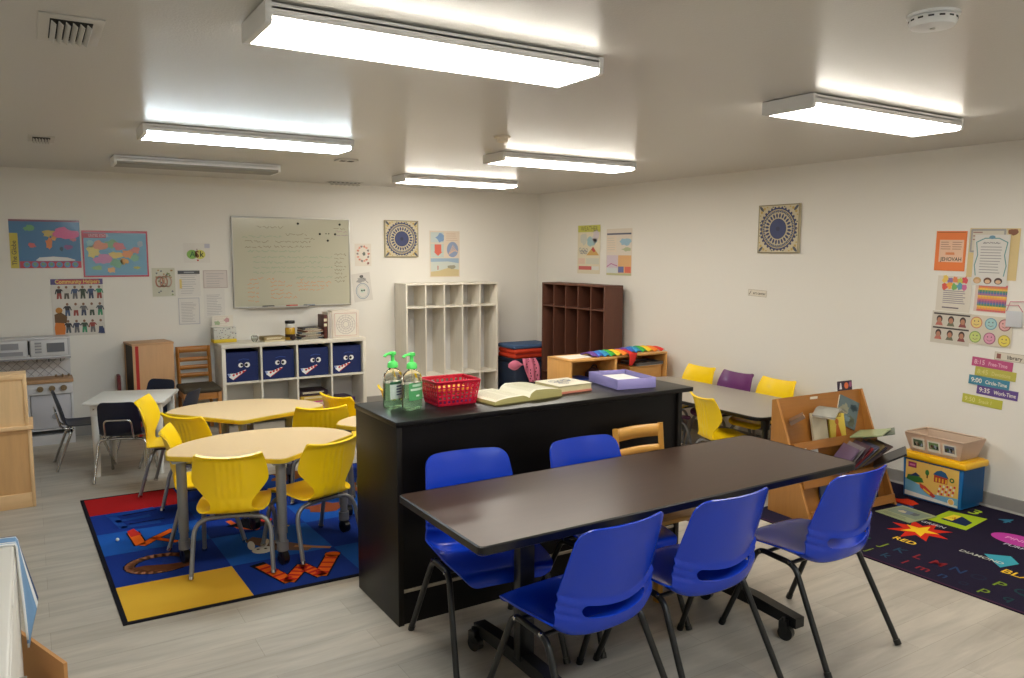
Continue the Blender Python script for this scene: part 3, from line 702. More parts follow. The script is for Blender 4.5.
game('board_game', 'black game box on top of the stack in the third lower cube', cx[2] - 0.01, 7.93, 0.235, 0.29, 0.25, 0.05, mt((44, 30, 40), 0.5), mt((60, 44, 52), 0.5), -0.03, 'game boxes in the lower cubes')
game('board_game', 'red and purple game box in the rightmost lower cube', cx[3] - 0.04, 7.96, 0.088, 0.22, 0.26, 0.09, mt((66, 38, 84), 0.5), mt((190, 50, 56), 0.5), 0.1, 'game boxes in the lower cubes')
game('book', 'dark book lying in the second lower cube', cx[1] - 0.02, 7.95, 0.088, 0.22, 0.25, 0.03, mt((50, 44, 44), 0.6), mt((210, 200, 180), 0.6), 0)

# things on top of the cube shelf
PAPER = mt((232, 226, 214), 0.75)
r = thing('tissue_box', 'patterned tissue box with yellow base on left end of cube shelf', 'tissue box', (1.63, 8.06, 0.8156), 0.05)
m = MB(); m.box(-0.11, 0.11, -0.06, 0.06, 0.0, 0.035, mt((222, 192, 50), 0.6), 0.003); m.build('base_band', r)
m = MB(); m.box(-0.108, 0.108, -0.058, 0.058, 0.035, 0.15, mt((206, 206, 198), 0.6), 0.003)
R = random.Random(3)
s = Sheet(0.21, 0.11, None, 0)
for k in range(40): s.ell(R.random(), R.random(), 0.006, 0.004, mt([(120, 130, 120), (150, 120, 110), (90, 100, 130)][k % 3], 0.6), 1, 6)
for k in range(len(s.f)): m.add([s.v[q] for q in s.f[k]], [tuple(range(len(s.f[k])))], s.mats[s.m[k]], TR(-0.105, -0.0585, 0.037) @ WB)
m.build('box', r)
s = Sheet(0.2, 0.115, PAPER, 0.001); s.rows(0.1, 0.9, 0.1, 0.9, 5, 0.002, mt((200, 170, 170), 0.6), 1, 5); s.blob(0.7, 0.6, 0.14, 0.2, mt((205, 160, 160), 0.6), 1, 3); s.blob(0.25, 0.35, 0.14, 0.2, mt((170, 190, 150), 0.6), 2, 9)
o = s.build('drawing_sheet'); o.matrix_world = TR(1.53, 8.10, 0.966, 0, 0.15) @ WB @ TR(0, 0, 0); tag(o, 'small child drawing propped on top of the tissue box', 'drawing')
r = thing('glass_dish', 'small clear glass dish on the cube shelf left of the book', 'dish', (1.90, 7.93, 0.8156))
m = MB(); m.lathe([(0.018, 0), (0.022, 0.004), (0.034, 0.03), (0.036, 0.055), (0.033, 0.055), (0.03, 0.03), (0.01, 0.008)], mt((240, 245, 245), 0.05, trans=1.0), 24); m.build('bowl', r)
m = MB(); m.lathe([(0.035, 0.056), (0.02, 0.068), (0.006, 0.074), (0.006, 0.084)], mt((240, 245, 245), 0.05, trans=1.0), 20); m.build('lid', r)
game('book', 'cream book lying flat on the cube shelf left of the jar', 2.07, 7.92, 0.816, 0.21, 0.15, 0.05, mt((150, 130, 84), 0.6), mt((226, 214, 180), 0.7), 0.1)
r = thing('jar', 'jar of yellow contents with a black lid on the cube shelf', 'jar', (2.262, 7.95, 0.8156))
m = MB(); m.lathe([(0.045, 0), (0.05, 0.006), (0.05, 0.115), (0.042, 0.128)], mt((206, 160, 36), 0.3, coat=0.6), 28); m.build('body', r)
m = MB(); m.lathe([(0.046, 0.128), (0.048, 0.132), (0.048, 0.165), (0.044, 0.170)], mt((225, 225, 220), 0.4), 28); m.build('collar', r)
m = MB(); m.lathe([(0.049, 0.168), (0.05, 0.172), (0.05, 0.192), (0.046, 0.197)], mt((26, 26, 26), 0.4), 28); m.build('lid', r)
m = MB(); m.lathe([(0.0505, 0.03), (0.0505, 0.06)], mt((60, 40, 26), 0.5), 28); m.build('label_band', r)
r = thing('ball', 'small dark brown round ball in front of the jar', 'ball', (2.265, 7.865, 0.8156))
m = MB(); m.lathe([(0.004, 0)] + [(0.03 * math.sin(PI * k / 12), 0.03 - 0.03 * math.cos(PI * k / 12)) for k in range(1, 12)] + [(0.004, 0.06)], mt((58, 38, 34), 0.5), 18); m.build('ball_body', r)
rr_ = random.Random(5)
cols = [((52, 60, 76), (210, 205, 190), 'blue-grey book at the bottom of the loose pile on cube shelf'), ((70, 34, 40), (200, 190, 170), 'dark maroon book second in the loose pile on cube shelf'), ((64, 84, 100), (215, 205, 185), 'slate book in the middle of the loose pile on cube shelf'), ((110, 60, 44), (205, 195, 170), 'brown red book second from the top of loose pile on cube shelf'), ((44, 40, 44), (220, 210, 190), 'charcoal book topmost of the loose pile on cube shelf')]
z = 0.816
for k, (c1, c2, lb) in enumerate(cols):
    hh = 0.024; game('book', lb, 2.452 + 0.012 * (k % 2), 7.94 - 0.006 * k, z, 0.235 - 0.012 * k, 0.18, hh, mt(c1, 0.55), mt(c2, 0.7), [-0.08, 0.12, -0.15, 0.2, 0.05][k], 'loose book pile on the cube shelf'); z += hh + 0.0005
r = thing('file_box', 'white box file with mandala sheet at the right end of the cube shelf', 'box file', (2.83, 7.93, 0.8156), -0.05)
WBX = mt((230, 220, 208), 0.6)
m = MB(); m.box(-0.145, 0.145, -0.07, 0.10, 0, 0.285, WBX, 0.004); m.build('box', r)
s = Sheet(0.25, 0.25, PAPER, 0.0008)
for rad in (0.03, 0.05, 0.075, 0.1): s.ring(0.5, 0.5, rad, 0.0025, mt((150, 140, 150), 0.7), 1)
for k in range(16): a = 2 * PI * k / 16; s.line([(0.5 + 0.12 * math.cos(a), 0.5 + 0.12 * math.sin(a)), (0.5 + 0.4 * math.cos(a), 0.5 + 0.4 * math.sin(a))], 0.002, mt((170, 150, 160), 0.7), 1)
s.line([(0.03, 0.03), (0.97, 0.03), (0.97, 0.97), (0.03, 0.97)], 0.004, mt((200, 140, 130), 0.7), 1, True)
o = s.build('mandala_sheet', r); o.matrix_local = Matrix.Translation((-0.125, -0.0708, 0.015)) @ WB
for k in range(3):
    o_ = tag(MB().box(-0.005, 0.005, -0.09, 0.09, 0, 0.27, mt([(220, 214, 205), (206, 200, 196), (226, 216, 200)][k], 0.6), 0.001).build('folder', None, (2.668 - 0.0135 * k, 7.95, 0.816), (0, 0.03 * k * 0, 0)), ['white folder tight against the left side of the box file', 'grey white folder in the middle of three left of box file', 'cream folder next to the brown book, left of box file'][k], 'folder', 'folders beside the box file')
r = game('book', 'brown book standing upright left of the white folders', 2.612, 7.97, 0.816, 0.03, 0.2, 0.245, mt((92, 46, 38), 0.5), mt((92, 46, 38), 0.5), 0)

# ------------------------------------------------------------------ coat lockers
def locker(name, label, loc, rz, c1, c2, d=0.31):
    r = thing(name, label, 'locker', loc, rz); A = wood(c1, 0.5, 'Z', 0.06, 6); B = wood(c2, 0.55, 'Z', 0.06, 6)
    w, h = 0.59, 1.37
    m = MB(); m.box(-w, w, 0, d, h - 0.02, h, A, 0.002); m.build('top', r)
    for x in (-w, w - 0.02):
        m = MB(); m.box(x, x + 0.02, 0, d, 0, h - 0.02, A, 0.002); m.build('side_panel', r)
    m = MB(); m.box(-w + 0.02, w - 0.02, d - 0.012, d - 0.002, 0.02, h - 0.02, B); m.build('back_panel', r)
    for k in range(1, 5):
        x = -w + 0.01 + k * (2 * w - 0.02) / 5; m = MB(); m.box(x - 0.008, x + 0.008, 0.002, d - 0.012, 0.06, h - 0.02, A); m.build('divider', r)
    for z in (1.095, 0.315, 0.05):
        m = MB(); m.box(-w + 0.02, w - 0.02, 0.001, d - 0.012, z, z + 0.016, A); m.build('shelf', r)
    for k in range(5):
        x = -w + 0.01 + (k + 0.5) * (2 * w - 0.02) / 5
        m = MB(); m.tube([(x, d - 0.012, 1.0), (x, d - 0.06, 0.99), (x, d - 0.07, 1.02)], 0.005, mt((120, 110, 100), 0.4, metal=0.7), 8, fillet=0.012); m.build('coat_hook', r)
    return r
locker('coat_locker', 'white five-bay coat locker against the back wall', (4.105, 7.85, 0), 0, (226, 220, 208), (208, 208, 208))
locker('coat_locker', 'dark brown five-bay coat locker against the right wall', (5.155, 7.02, 0), -PI / 2, (98, 60, 46), (70, 38, 28), 0.25)

# ------------------------------------------------------------------ corner pile between the lockers
r = thing('storage_chest', 'navy storage chest in the corner under red mat', 'chest', (5.07, 7.85, 0))
m = MB(); m.box(-0.27, 0.27, -0.2, 0.22, 0.0, 0.425, mt((38, 50, 72), 0.55), 0.03, 3); m.build('body', r)
m = MB(); m.box(-0.28, 0.28, -0.21, 0.23, 0.425, 0.47, mt((30, 38, 56), 0.55), 0.015, 3); m.build('lid', r)
r = thing('folded_mat', 'folded red orange mat on navy chest in the corner', 'mat', (5.07, 7.83, 0.471))
RED = mt((206, 62, 34), 0.6, bump=0.2, scale=30)
m = MB(); m.box(-0.275, 0.275, -0.19, 0.2, 0, 0.055, RED, 0.026, 4); m.box(-0.27, 0.275, -0.188, 0.2, 0.055, 0.112, RED, 0.026, 4); m.build('cushion', r)
m = MB(); m.box(-0.26, 0.26, -0.196, -0.19, 0.05, 0.062, mt((150, 40, 30), 0.6)); m.build('zip_seam', r)
r = thing('blue_pad', 'dusty blue pad on top of the red mat in the corner', 'mat', (5.07, 7.83, 0.5835))
m = MB(); m.box(-0.28, 0.28, -0.185, 0.2, 0, 0.05, mt((66, 92, 130), 0.7, bump=0.2, scale=30), 0.022, 4); m.build('pad', r)
PINK = mt((232, 130, 160), 0.7); BLKC = mt((24, 20, 24), 0.7)
r = thing('pink_scarf', 'pink scarf with black print hanging over the front of navy chest', 'scarf', (4.86, 7.60, 0.04))
def scarf(pts, w, nm, seed):
    m = MB(); P = catmull(pts, 6); n = len(P)
    def fn(u, v):
        i = min(n - 1, int(round(v * (n - 1)))); p = P[i]; 
        return (p.x + (u - 0.5) * w * (1 + 0.25 * math.sin(5 * v)), p.y - 0.012 * math.sin(PI * u * 2 + v * 4), p.z)
    m.grid(fn, 10, n - 1, PINK); o = m.build(nm, r); sd = o.modifiers.new('s', 'SOLIDIFY'); sd.thickness = 0.008; bake(o)
    d = MB(); R = random.Random(seed)
    for k in range(9):
        v = 0.08 + 0.84 * k / 8; u = 0.25 + 0.5 * R.random(); p = fn(u, v)
        d.lathe([(0.001, -0.002), (0.016, 0), (0.001, 0.002)], BLKC, 8, TR(p[0], p[1] - 0.007, p[2], 0, PI / 2), True, 0.7)
    d.build('spot_print', o)
scarf([(0.06, -0.02, 0.44), (0.07, -0.045, 0.36), (0.10, -0.045, 0.25), (0.14, -0.04, 0.16)], 0.11, 'scarf_tail', 2)
scarf([(0.14, -0.02, 0.44), (0.165, -0.035, 0.34), (0.19, -0.03, 0.22), (0.22, -0.03, 0.16)], 0.10, 'scarf_tail', 5)
m = MB(); m.grid(lambda u, v: (-0.20 + 0.22 * u, -0.04 - 0.02 * math.sin(PI * v) * math.sin(PI * u), 0.375 + (v - 0.5) * (0.02 + 0.10 * math.sin(PI * min(1, u * 1.15 + .05)))), 14, 8, PINK); o = m.build('bow', r); sd = o.modifiers.new('s', 'SOLIDIFY'); sd.thickness = 0.008; bake(o)

# ------------------------------------------------------------------ low wooden shelf units beside the brown locker
MAPLE = wood((214, 158, 88), 0.42, 'X', 0.07, 6, 0.1); MAPLEZ = wood((214, 158, 88), 0.42, 'Z', 0.07, 6, 0.1)
def low_shelf(label, x, y, w, d, h):
    r = thing('low_shelf', label, 'shelf', (x, y, 0))
    m = MB(); m.box(-w / 2, w / 2, 0, d, h - 0.02, h, MAPLE, 0.003); m.build('top', r)
    for xx in (-w / 2, w / 2 - 0.02):
        m = MB(); m.box(xx, xx + 0.02, 0.0, d, 0, h - 0.02, MAPLEZ, 0.003); m.build('side_panel', r)
    m = MB(); m.box(-w / 2 + 0.02, w / 2 - 0.02, d - 0.012, d, 0.02, h - 0.02, MAPLE); m.build('back_panel', r)
    for z in (0.05, 0.40):
        m = MB(); m.box(-w / 2 + 0.02, w / 2 - 0.02, 0.003, d - 0.012, z, z + 0.018, MAPLE); m.build('shelf', r)
    return r
low_shelf('low wooden shelf unit beside the dark locker with white paper on top', 4.38, 5.60, 0.54, 0.37, 0.745)
low_shelf('low wooden shelf unit touching the right wall, holding grey tray', 5.00, 5.66, 0.68, 0.37, 0.745)
s = Sheet(0.29, 0.22, PAPER, 0.0015); o = s.build('paper_sheet', None, (4.165, 5.68, 0.7455), (0, 0, 0.05)); tag(o, 'blank white paper sheet on top of the wooden low shelf', 'paper')
def fan(label, loc, rz, flip):
    r = thing('rainbow_scarf', label, 'scarf', loc, rz, 'rainbow scarves on the low shelves')
    cs = [(110, 70, 150), (60, 110, 200), (50, 150, 190), (60, 170, 70), (236, 196, 40), (240, 130, 40), (214, 44, 40)]
    n = len(cs)
    for k in range(n):
        a0, a1 = k / n, (k + 1) / n
        def fn(u, v, a0=a0, a1=a1):
            t = a0 + (a1 - a0) * u
            return (-0.24 + 0.48 * t, -0.11 + 0.22 * v, 0.004 + 0.035 * math.sin(PI * v) * (0.5 + 0.5 * math.sin(PI * t)) + 0.008 * math.sin(t * 40 + 3 * v))
        m = MB(); m.grid(fn, 5, 10, mt(cs[k], 0.7)); o = m.build('colour_band', r); sd = o.modifiers.new('s', 'SOLIDIFY'); sd.thickness = 0.003; bake(o)
    if flip:
        def hang_(u, v): return (0.17 + 0.10 * u * (1 - 0.6 * v), -0.115 - 0.012 * math.sin(PI * v), 0.012 - 0.12 * v)
        m = MB(); m.grid(hang_, 4, 8, mt((214, 44, 40), 0.7)); o = m.build('hanging_corner', r); sd = o.modifiers.new('s', 'SOLIDIFY'); sd.thickness = 0.003; bake(o)
    return r
fan('rainbow striped scarf on low shelf next to white paper sheet', (4.66, 5.76, 0.7515), -0.05, True)
fan('rainbow striped scarf on low shelf nearest the right wall', (5.13, 5.85, 0.7515), -0.1, False)
r = thing('grey_tray', 'grey tray lying inside the low shelf nearest the right wall', 'tray', (5.13, 5.80, 0.62))
m = MB(); m.box(-0.17, 0.17, -0.12, 0.12, 0.0, 0.008, mt((190, 190, 186), 0.5), 0.003); m.build('base', r)
m = MB()
for s_ in (-1, 1): m.box(-0.17, 0.17, s_ * 0.12 - 0.005, s_ * 0.12 + 0.005, 0.008, 0.03, mt((90, 88, 90), 0.5)); m.box(s_ * 0.17 - 0.005, s_ * 0.17 + 0.005, -0.115, 0.115, 0.008, 0.03, mt((90, 88, 90), 0.5))
m.build('rim', r)
r = thing('wooden_crate', 'wooden crate under the grey tray inside the right low shelf', 'crate', (5.09, 5.83, 0.4185))
m = MB(); m.box(-0.20, 0.20, -0.14, 0.14, 0.0, 0.185, MAPLE, 0.003); m.build('body', r)
m = MB(); m.box(-0.205, 0.205, -0.145, 0.145, 0.185, 0.2, MAPLE, 0.003); m.build('lid', r)
r = thing('blue_bin', 'flat blue plastic bin inside the left low wooden shelf', 'bin', (4.30, 5.75, 0.4185))
m = MB(); m.box(-0.12, 0.12, -0.12, 0.12, 0, 0.12, mt((30, 60, 150), 0.4), 0.01); m.build('body', r)
m = MB(); m.box(-0.125, 0.125, -0.125, 0.125, 0.12, 0.135, mt((40, 74, 170), 0.4), 0.004); m.build('rim', r)
r = thing('brown_cloth_bag', 'dark brown soft bag inside the left low wooden shelf', 'bag', (4.53, 5.80, 0.4185))
m = MB(); m.lathe([(0.06, 0), (0.085, 0.02), (0.09, 0.09), (0.075, 0.16), (0.04, 0.2), (0.012, 0.21)], mt((70, 42, 36), 0.8, bump=0.5, scale=30), 18, sy=1.1); m.build('body', r)
m = MB(); m.tube([(-0.04, 0, 0.195), (-0.02, -0.01, 0.235), (0.02, -0.01, 0.235), (0.04, 0, 0.195)], 0.007, mt((60, 34, 30), 0.8), 8, fillet=0.02); m.build('handle', r)
# ------------------------------------------------------------------ play kitchen
KW = mt((205, 205, 208), 0.45); KG = mt((150, 150, 156), 0.4); KWOOD = wood((176, 138, 100), 0.5, 'X', 0.1, 6); BRASS = mt((150, 130, 100), 0.35, metal=0.7)
r = thing('play_kitchen', 'white toy play kitchen against back wall, under the people poster', 'play kitchen', (-0.03, 7.90, 0))
x0, x1 = -0.36, 0.32
m = MB(); m.box(x0, x1, 0.0, 0.25, 0.0, 0.07, KW); m.build('plinth', r)
for x in (x0, -0.03, x1 - 0.018):
    m = MB(); m.box(x, x + 0.018, 0, 0.25, 0.07, 0.555, KW, 0.002); m.build('side_panel', r)
m = MB(); m.box(x0, x1, 0.235, 0.25, 0.07, 0.95, KW); m.build('back_panel', r)
m = MB(); m.box(x0 + 0.018, x1 - 0.018, 0.0, 0.235, 0.07, 0.085, KW); m.box(x0 + 0.018, x1 - 0.018, 0.0, 0.235, 0.13, 0.142, KW); m.build('shelf', r)
m = MB(); m.box(x0 - 0.008, x1 + 0.008, -0.03, 0.235, 0.555, 0.585, KWOOD, 0.004); m.build('countertop', r)
p = MB(); p.box(x0, x1, -0.014, 0.0, 0.455, 0.553, KW, 0.002); o = p.build('control_panel', r)
for x in (0.07, 0.16, 0.25, -0.2, -0.28):
    k = MB(); k.tube([(x, -0.014, 0.508), (x, -0.036, 0.508)], 0.025, BRASS, 18); k.box(x - 0.004, x + 0.004, -0.042, -0.036, 0.486, 0.53, BRASS, 0.002); k.build('knob', o)
d = MB(); d.box(-0.005, x1 - 0.02, 0.01, 0.024, 0.145, 0.45, mt((190, 190, 198), 0.4), 0.003); o = d.build('oven_door', r)
k = MB(); k.tube([(0.17, 0.010, 0.25), (0.17, 0.002, 0.25)], 0.024, KG, 18); k.build('badge', o)
d = MB(); d.box(x0 + 0.02, -0.035, 0.01, 0.024, 0.145, 0.45, KW, 0.003); d.build('door', r)
lt = MB()
def clip_line(ax, az, bx, bz):
    lt.tube([(ax, 0.233, az), (bx, 0.233, bz)], 0.0022, KG, 4)
for k in range(-4, 14):
    xa = x0 + k * 0.07
    za, zb = 0.59, 0.77; 
    for sgn in (1, -1):
        a = (xa, za) if sgn > 0 else (xa + 0.18, za); b = (xa + 0.18, zb) if sgn > 0 else (xa, zb)
        if min(a[0], b[0]) > x0 and max(a[0], b[0]) < x1: clip_line(a[0], a[1], b[0], b[1])
lt.build('lattice', r)
u = MB(); u.box(x0, x1, 0.04, 0.235, 0.775, 0.79, KW, 0.002); u.box(x0, x1, 0.04, 0.235, 0.94, 0.956, KW, 0.002); u.box(x0, x0 + 0.015, 0.04, 0.235, 0.79, 0.94, KW); u.box(x1 - 0.015, x1, 0.04, 0.235, 0.79, 0.94, KW); u.box(0.0, 0.012, 0.04, 0.235, 0.79, 0.94, KW); u.build('wall_cabinet', r)
d = MB(); d.box(0.016, x1 - 0.018, 0.034, 0.048, 0.793, 0.937, KW, 0.003); o = d.build('microwave_door', r)
k = MB(); k.box(0.14, 0.275, 0.030, 0.034, 0.825, 0.905, mt((110, 112, 120), 0.25)); k.build('window', o)
for q in range(4):
    k = MB(); k.box(0.05, 0.10, 0.030, 0.034, 0.82 + q * 0.026, 0.836 + q * 0.026, KG); k.build('button', o)
k = MB(); k.box(0.0, 0.01, 0.026, 0.038, 0.81, 0.93, DK, 0.002); k.build('handle', o)
d = MB(); d.box(x0 + 0.017, -0.004, 0.034, 0.048, 0.793, 0.937, KW, 0.003); o = d.build('cabinet_door', r)
k = MB(); k.box(-0.20, -0.07, 0.030, 0.034, 0.86, 0.915, KG); k.box(-0.24, -0.04, 0.030, 0.034, 0.805, 0.84, KG); k.build('window', o)
k = MB(); k.tube([(-0.31, 0.03, 0.92), (-0.31, 0.03, 0.81)], 0.01, KG, 8); k.build('handle', o)
hk = MB(); hk.box(x0, x1, 0.03, 0.04, 0.765, 0.777, KG); hk.build('utensil_rail', r)
for x in (0.06, 0.15, 0.24):
    k = MB(); k.tube([(x, 0.035, 0.766), (x, 0.03, 0.74), (x, 0.015, 0.745)], 0.004, DK, 6); k.build('hook', r)
f = MB(); f.tube([(0.25, 0.16, 0.585), (0.25, 0.16, 0.60), (0.25, 0.10, 0.61), (0.25, 0.07, 0.60)], 0.008, BRASS, 8, fillet=0.02); f.tube([(0.20, 0.16, 0.585), (0.20, 0.16, 0.605)], 0.01, BRASS, 8); f.tube([(0.30, 0.16, 0.585), (0.30, 0.16, 0.605)], 0.01, BRASS, 8); f.build('tap', r)

# ------------------------------------------------------------------ pale wooden play hutch at the left edge
PALE = wood((226, 190, 142), 0.45, 'Z', 0.06, 5); PALEX = wood((222, 184, 136), 0.45, 'X', 0.06, 5); PANEL = wood((204, 160, 108), 0.5, 'Z', 0.07, 4)
r = thing('play_hutch', 'pale maple toy hutch seen from behind at the left edge', 'cabinet', (-0.40, 6.0, 0))
for x in (-0.42, 0.345):
    m = MB(); m.box(x, x + 0.022, 0, 0.32, 0, 0.53, PALE, 0.003); m.build('side_panel', r)
    m = MB(); m.box(x + (0.012 if x < 0 else -0.012), x + 0.022 + (0.012 if x < 0 else -0.012), 0.01, 0.2, 0.555, 0.90, PALE, 0.003); m.build('side_panel', r)
m = MB(); m.box(-0.43, 0.378, -0.012, 0.33, 0.53, 0.555, PALEX, 0.004); m.build('ledge', r)
m = MB(); m.box(-0.398, 0.345, 0.006, 0.016, 0.1, 0.53, PANEL); m.build('back_panel', r)
m = MB(); m.box(-0.398, 0.345, -0.003, 0.018, 0.0, 0.10, PALEX, 0.003); m.build('plinth', r)
m = MB(); m.box(-0.41, 0.335, 0.016, 0.026, 0.555, 0.865, PALE); m.build('back_panel', r)
m = MB(); m.box(-0.41, 0.335, 0.008, 0.2, 0.865, 0.90, PALEX, 0.003); m.build('top', r)

# ------------------------------------------------------------------ wooden cabinet with a red edge
r = thing('wooden_cabinet', 'tan wooden cabinet with red trim, open dark side, left of dining chair', 'cabinet', (0.935, 7.985, 0), 0.14)
TAN = wood((196, 152, 108), 0.5, 'Z', 0.06, 5); TANX = wood((190, 148, 106), 0.5, 'X', 0.06, 5); RDT = mt((176, 40, 34), 0.5)
m = MB(); m.box(-0.185, 0.185, -0.15, 0.15, 0.848, 0.868, TANX, 0.003); m.build('top', r)
m = MB(); m.box(-0.18, 0.18, -0.15, -0.135, 0.0, 0.848, TAN, 0.002); m.build('side_panel', r)
m = MB(); m.box(-0.18, 0.18, 0.135, 0.15, 0.0, 0.848, TAN, 0.002); m.build('side_panel', r)
m = MB(); m.box(0.165, 0.18, -0.135, 0.135, 0.0, 0.848, mt((74, 54, 36), 0.6)); m.build('back_panel', r)
m = MB(); m.box(-0.158, -0.13, -0.1515, -0.15, 0.0, 0.846, RDT); m.build('red_strip', r)
m = MB(); m.box(-0.17, 0.165, -0.135, 0.135, 0.30, 0.315, mt((74, 54, 36), 0.6)); m.build('shelf', r)
m = MB(); m.box(-0.17, -0.158, -0.135, 0.135, 0.33, 0.84, mt((52, 40, 26), 0.6)); m.build('interior_shade', r)  # dark sheet across the open side, painted as the shade inside
r = thing('red_box', 'red box inside the open dark side of wooden cabinet', 'box', (0.85, 7.985, 0.3185), 0.14)
m = MB(); m.box(-0.06, 0.10, -0.11, 0.11, 0, 0.20, RDT, 0.004); m.build('body', r)
m = MB(); m.box(-0.063, 0.103, -0.113, 0.113, 0.2, 0.23, mt((140, 30, 28), 0.5), 0.004); m.build('lid', r)
r = thing('red_folder', 'thin dark red folder standing upright left of the wooden cabinet', 'folder', (0.675, 8.07, 0))
m = MB(); m.box(-0.012, 0.012, -0.06, 0.06, 0, 0.56, mt((120, 28, 32), 0.5), 0.003); m.build('cover', r)
m = MB(); m.box(-0.009, 0.0135, -0.058, 0.058, 0.004, 0.556, mt((200, 190, 180), 0.6)); m.build('pages', r)

# ------------------------------------------------------------------ book rack
RK = wood((166, 112, 50), 0.42, 'Z', 0.08, 6, 0.1); RKX = wood((156, 102, 44), 0.42, 'X', 0.08, 6, 0.1); RKL = wood((176, 120, 58), 0.42, 'Z', 0.08, 6, 0.1)
RX, RY, RZR = 4.53, 3.0, -0.05
r = thing('book_rack', 'honey wooden tiered book display rack near the right wall', 'book rack', (RX, RY, 0.0075), RZR)
side = [(0.0, 0.0), (0.35, 0.0), (0.35, 0.745), (0.315, 0.755)]      # (y, z) profile with a slanted front edge
SD = Matrix(((0, 0, 1, 0), (1, 0, 0, 0), (0, 1, 0, 0), (0, 0, 0, 1)))
for x in (-0.43, 0.41):
    m = MB(); m.prism(side, x, x + 0.02, RKL, M=SD, bev=0.002); m.build('side_panel', r)
def slab_yz(name, y0, z0, y1, z1, th, mat=None):
    d = Vector((y1 - y0, z1 - z0)).normalized(); n = Vector((-d.y, d.x)) * th
    m = MB(); m.prism([(y0, z0), (y1, z1), (y1 + n.x, z1 + n.y), (y0 + n.x, z0 + n.y)], -0.41, 0.41, mat or RKX, M=SD); return m.build(name, r)
slab_yz('back_panel', 0.265, 0.44, 0.338, 0.75, 0.008)
slab_yz('back_panel', 0.17, 0.22, 0.225, 0.44, 0.008)
slab_yz('back_panel', 0.085, 0.03, 0.13, 0.22, 0.008)
slab_yz('shelf', 0.18, 0.44, 0.265, 0.44, -0.010); slab_yz('shelf', 0.09, 0.22, 0.17, 0.22, -0.010); slab_yz('shelf', 0.01, 0.03, 0.085, 0.03, -0.010)
slab_yz('lip', 0.172, 0.425, 0.185, 0.48, 0.010); slab_yz('lip', 0.085, 0.205, 0.095, 0.26, 0.010); slab_yz('lip', 0.008, 0.02, 0.02, 0.075, 0.010)
m = MB(); m.box(-0.10, -0.03, 0.318, 0.322, 0.722, 0.738, mt((225, 215, 200), 0.6)); m.build('label_strip', r)
RM = TR(RX, RY, 0.0075, RZR)
def book(label, x, y, z, w, h, th, lean, yaw, cov, roll=0, flip=False, page=(225, 218, 200), art=None, group='picture books in the book rack', name='book'):
    """upright picture book: lower edge centre at rack-local (x, y, z)"""
    o = thing(name, label, 'book', (0, 0, 0), 0, group)
    o.matrix_world = RM @ Matrix.Translation((x, y, z)) @ Euler((lean, 0, yaw)).to_matrix().to_4x4() @ Euler((0, roll, 0)).to_matrix().to_4x4()
    c = mt(cov, 0.35)
    m = MB(); m.box(-w / 2, w / 2, -th / 2, -th / 2 + 0.0015, 0, h, c); m.box(-w / 2, w / 2, th / 2 - 0.0015, th / 2, 0, h, c); sx = w / 2 - 0.0015 if flip else -w / 2; m.box(sx, sx + 0.0015, -th / 2, th / 2, 0, h, c); m.build('cover', o)
    m = MB(); m.box(-w / 2 + (0.001 if flip else 0.002), w / 2 - (0.002 if flip else 0.004), -th / 2 + 0.0016, th / 2 - 0.0016, 0.003, h - 0.003, mt(page, 0.7)); m.build('pages', o)
    if art:
        s = Sheet(w, h, None, 0.0); art(s); q = s.build('cover_print', o); q.matrix_local = Matrix.Translation((-w / 2, -th / 2, 0)) @ WB
    return o
def art_blobs(cols, seed, n=9):
    def f(s):
        R = random.Random(seed)
        for k in range(n): s.blob(0.15 + 0.7 * R.random(), 0.15 + 0.7 * R.random(), 0.1 + 0.1 * R.random(), 0.08 + 0.1 * R.random(), mt(cols[k % len(cols)], 0.4), 1 + k % 4, seed * 13 + k)
    return f
def art_yellow(s):
    s.poly([(0.3, 0.05), (0.72, 0.05), (0.62, 0.35), (0.55, 0.55), (0.42, 0.5), (0.36, 0.3)], mt((206, 110, 40), 0.5), 1)
    s.ell(0.48, 0.62, 0.018, 0.02, mt((206, 120, 50), 0.5), 2)
    for k in range(5): s.ring(0.28 + 0.11 * k, 0.84, 0.012, 0.005, mt((150, 110, 30), 0.5), 2, 12)
book('yellow picture book with an orange figure in the top tier of rack', 0.085, 0.225, 0.4415, 0.155, 0.20, 0.012, -0.2, 0, (226, 200, 80), art=art_yellow)
book('plain cream picture book left of the yellow one in the rack', -0.085, 0.228, 0.4415, 0.15, 0.205, 0.016, -0.2, 0.05, (214, 204, 178))
book('blue grey picture book with white page edge tilted behind the yellow one', 0.20, 0.277, 0.515, 0.19, 0.20, 0.026, -0.22, -0.05, (96, 112, 116), 0.42, True, art=art_blobs([(60, 80, 90), (140, 140, 120), (90, 96, 80), (110, 130, 140)], 4))
o = thing('book', 'splayed open book lying face down over the cream book in the rack', 'book', (0, 0, 0), 0, 'picture books in the book rack')
o.matrix_world = RM @ TR(-0.05, 0.195, 0.658, 0.35)
m = MB()
for s_ in (-1, 1): m.grid(lambda u, v, s_=s_: (s_ * 0.125 * u, 0.075 * (0.5 - v) * 2, 0.025 * math.cos(u * PI / 2) - 0.02 * u + 0.012 * math.sin(PI * u) * (1 if s_ < 0 else -0.6)), 12, 2, mt((150, 148, 138), 0.4))
q = m.build('cover', o); sd = q.modifiers.new('s', 'SOLIDIFY'); sd.thickness = 0.003; bake(q)
m = MB()
for s_ in (-1, 1): m.grid(lambda u, v, s_=s_: (s_ * 0.122 * u, 0.072 * (0.5 - v) * 2, -0.006 + 0.022 * math.cos(u * PI / 2) - 0.02 * u + 0.012 * math.sin(PI * u) * (1 if s_ < 0 else -0.6)), 12, 2, mt((226, 218, 200), 0.7))
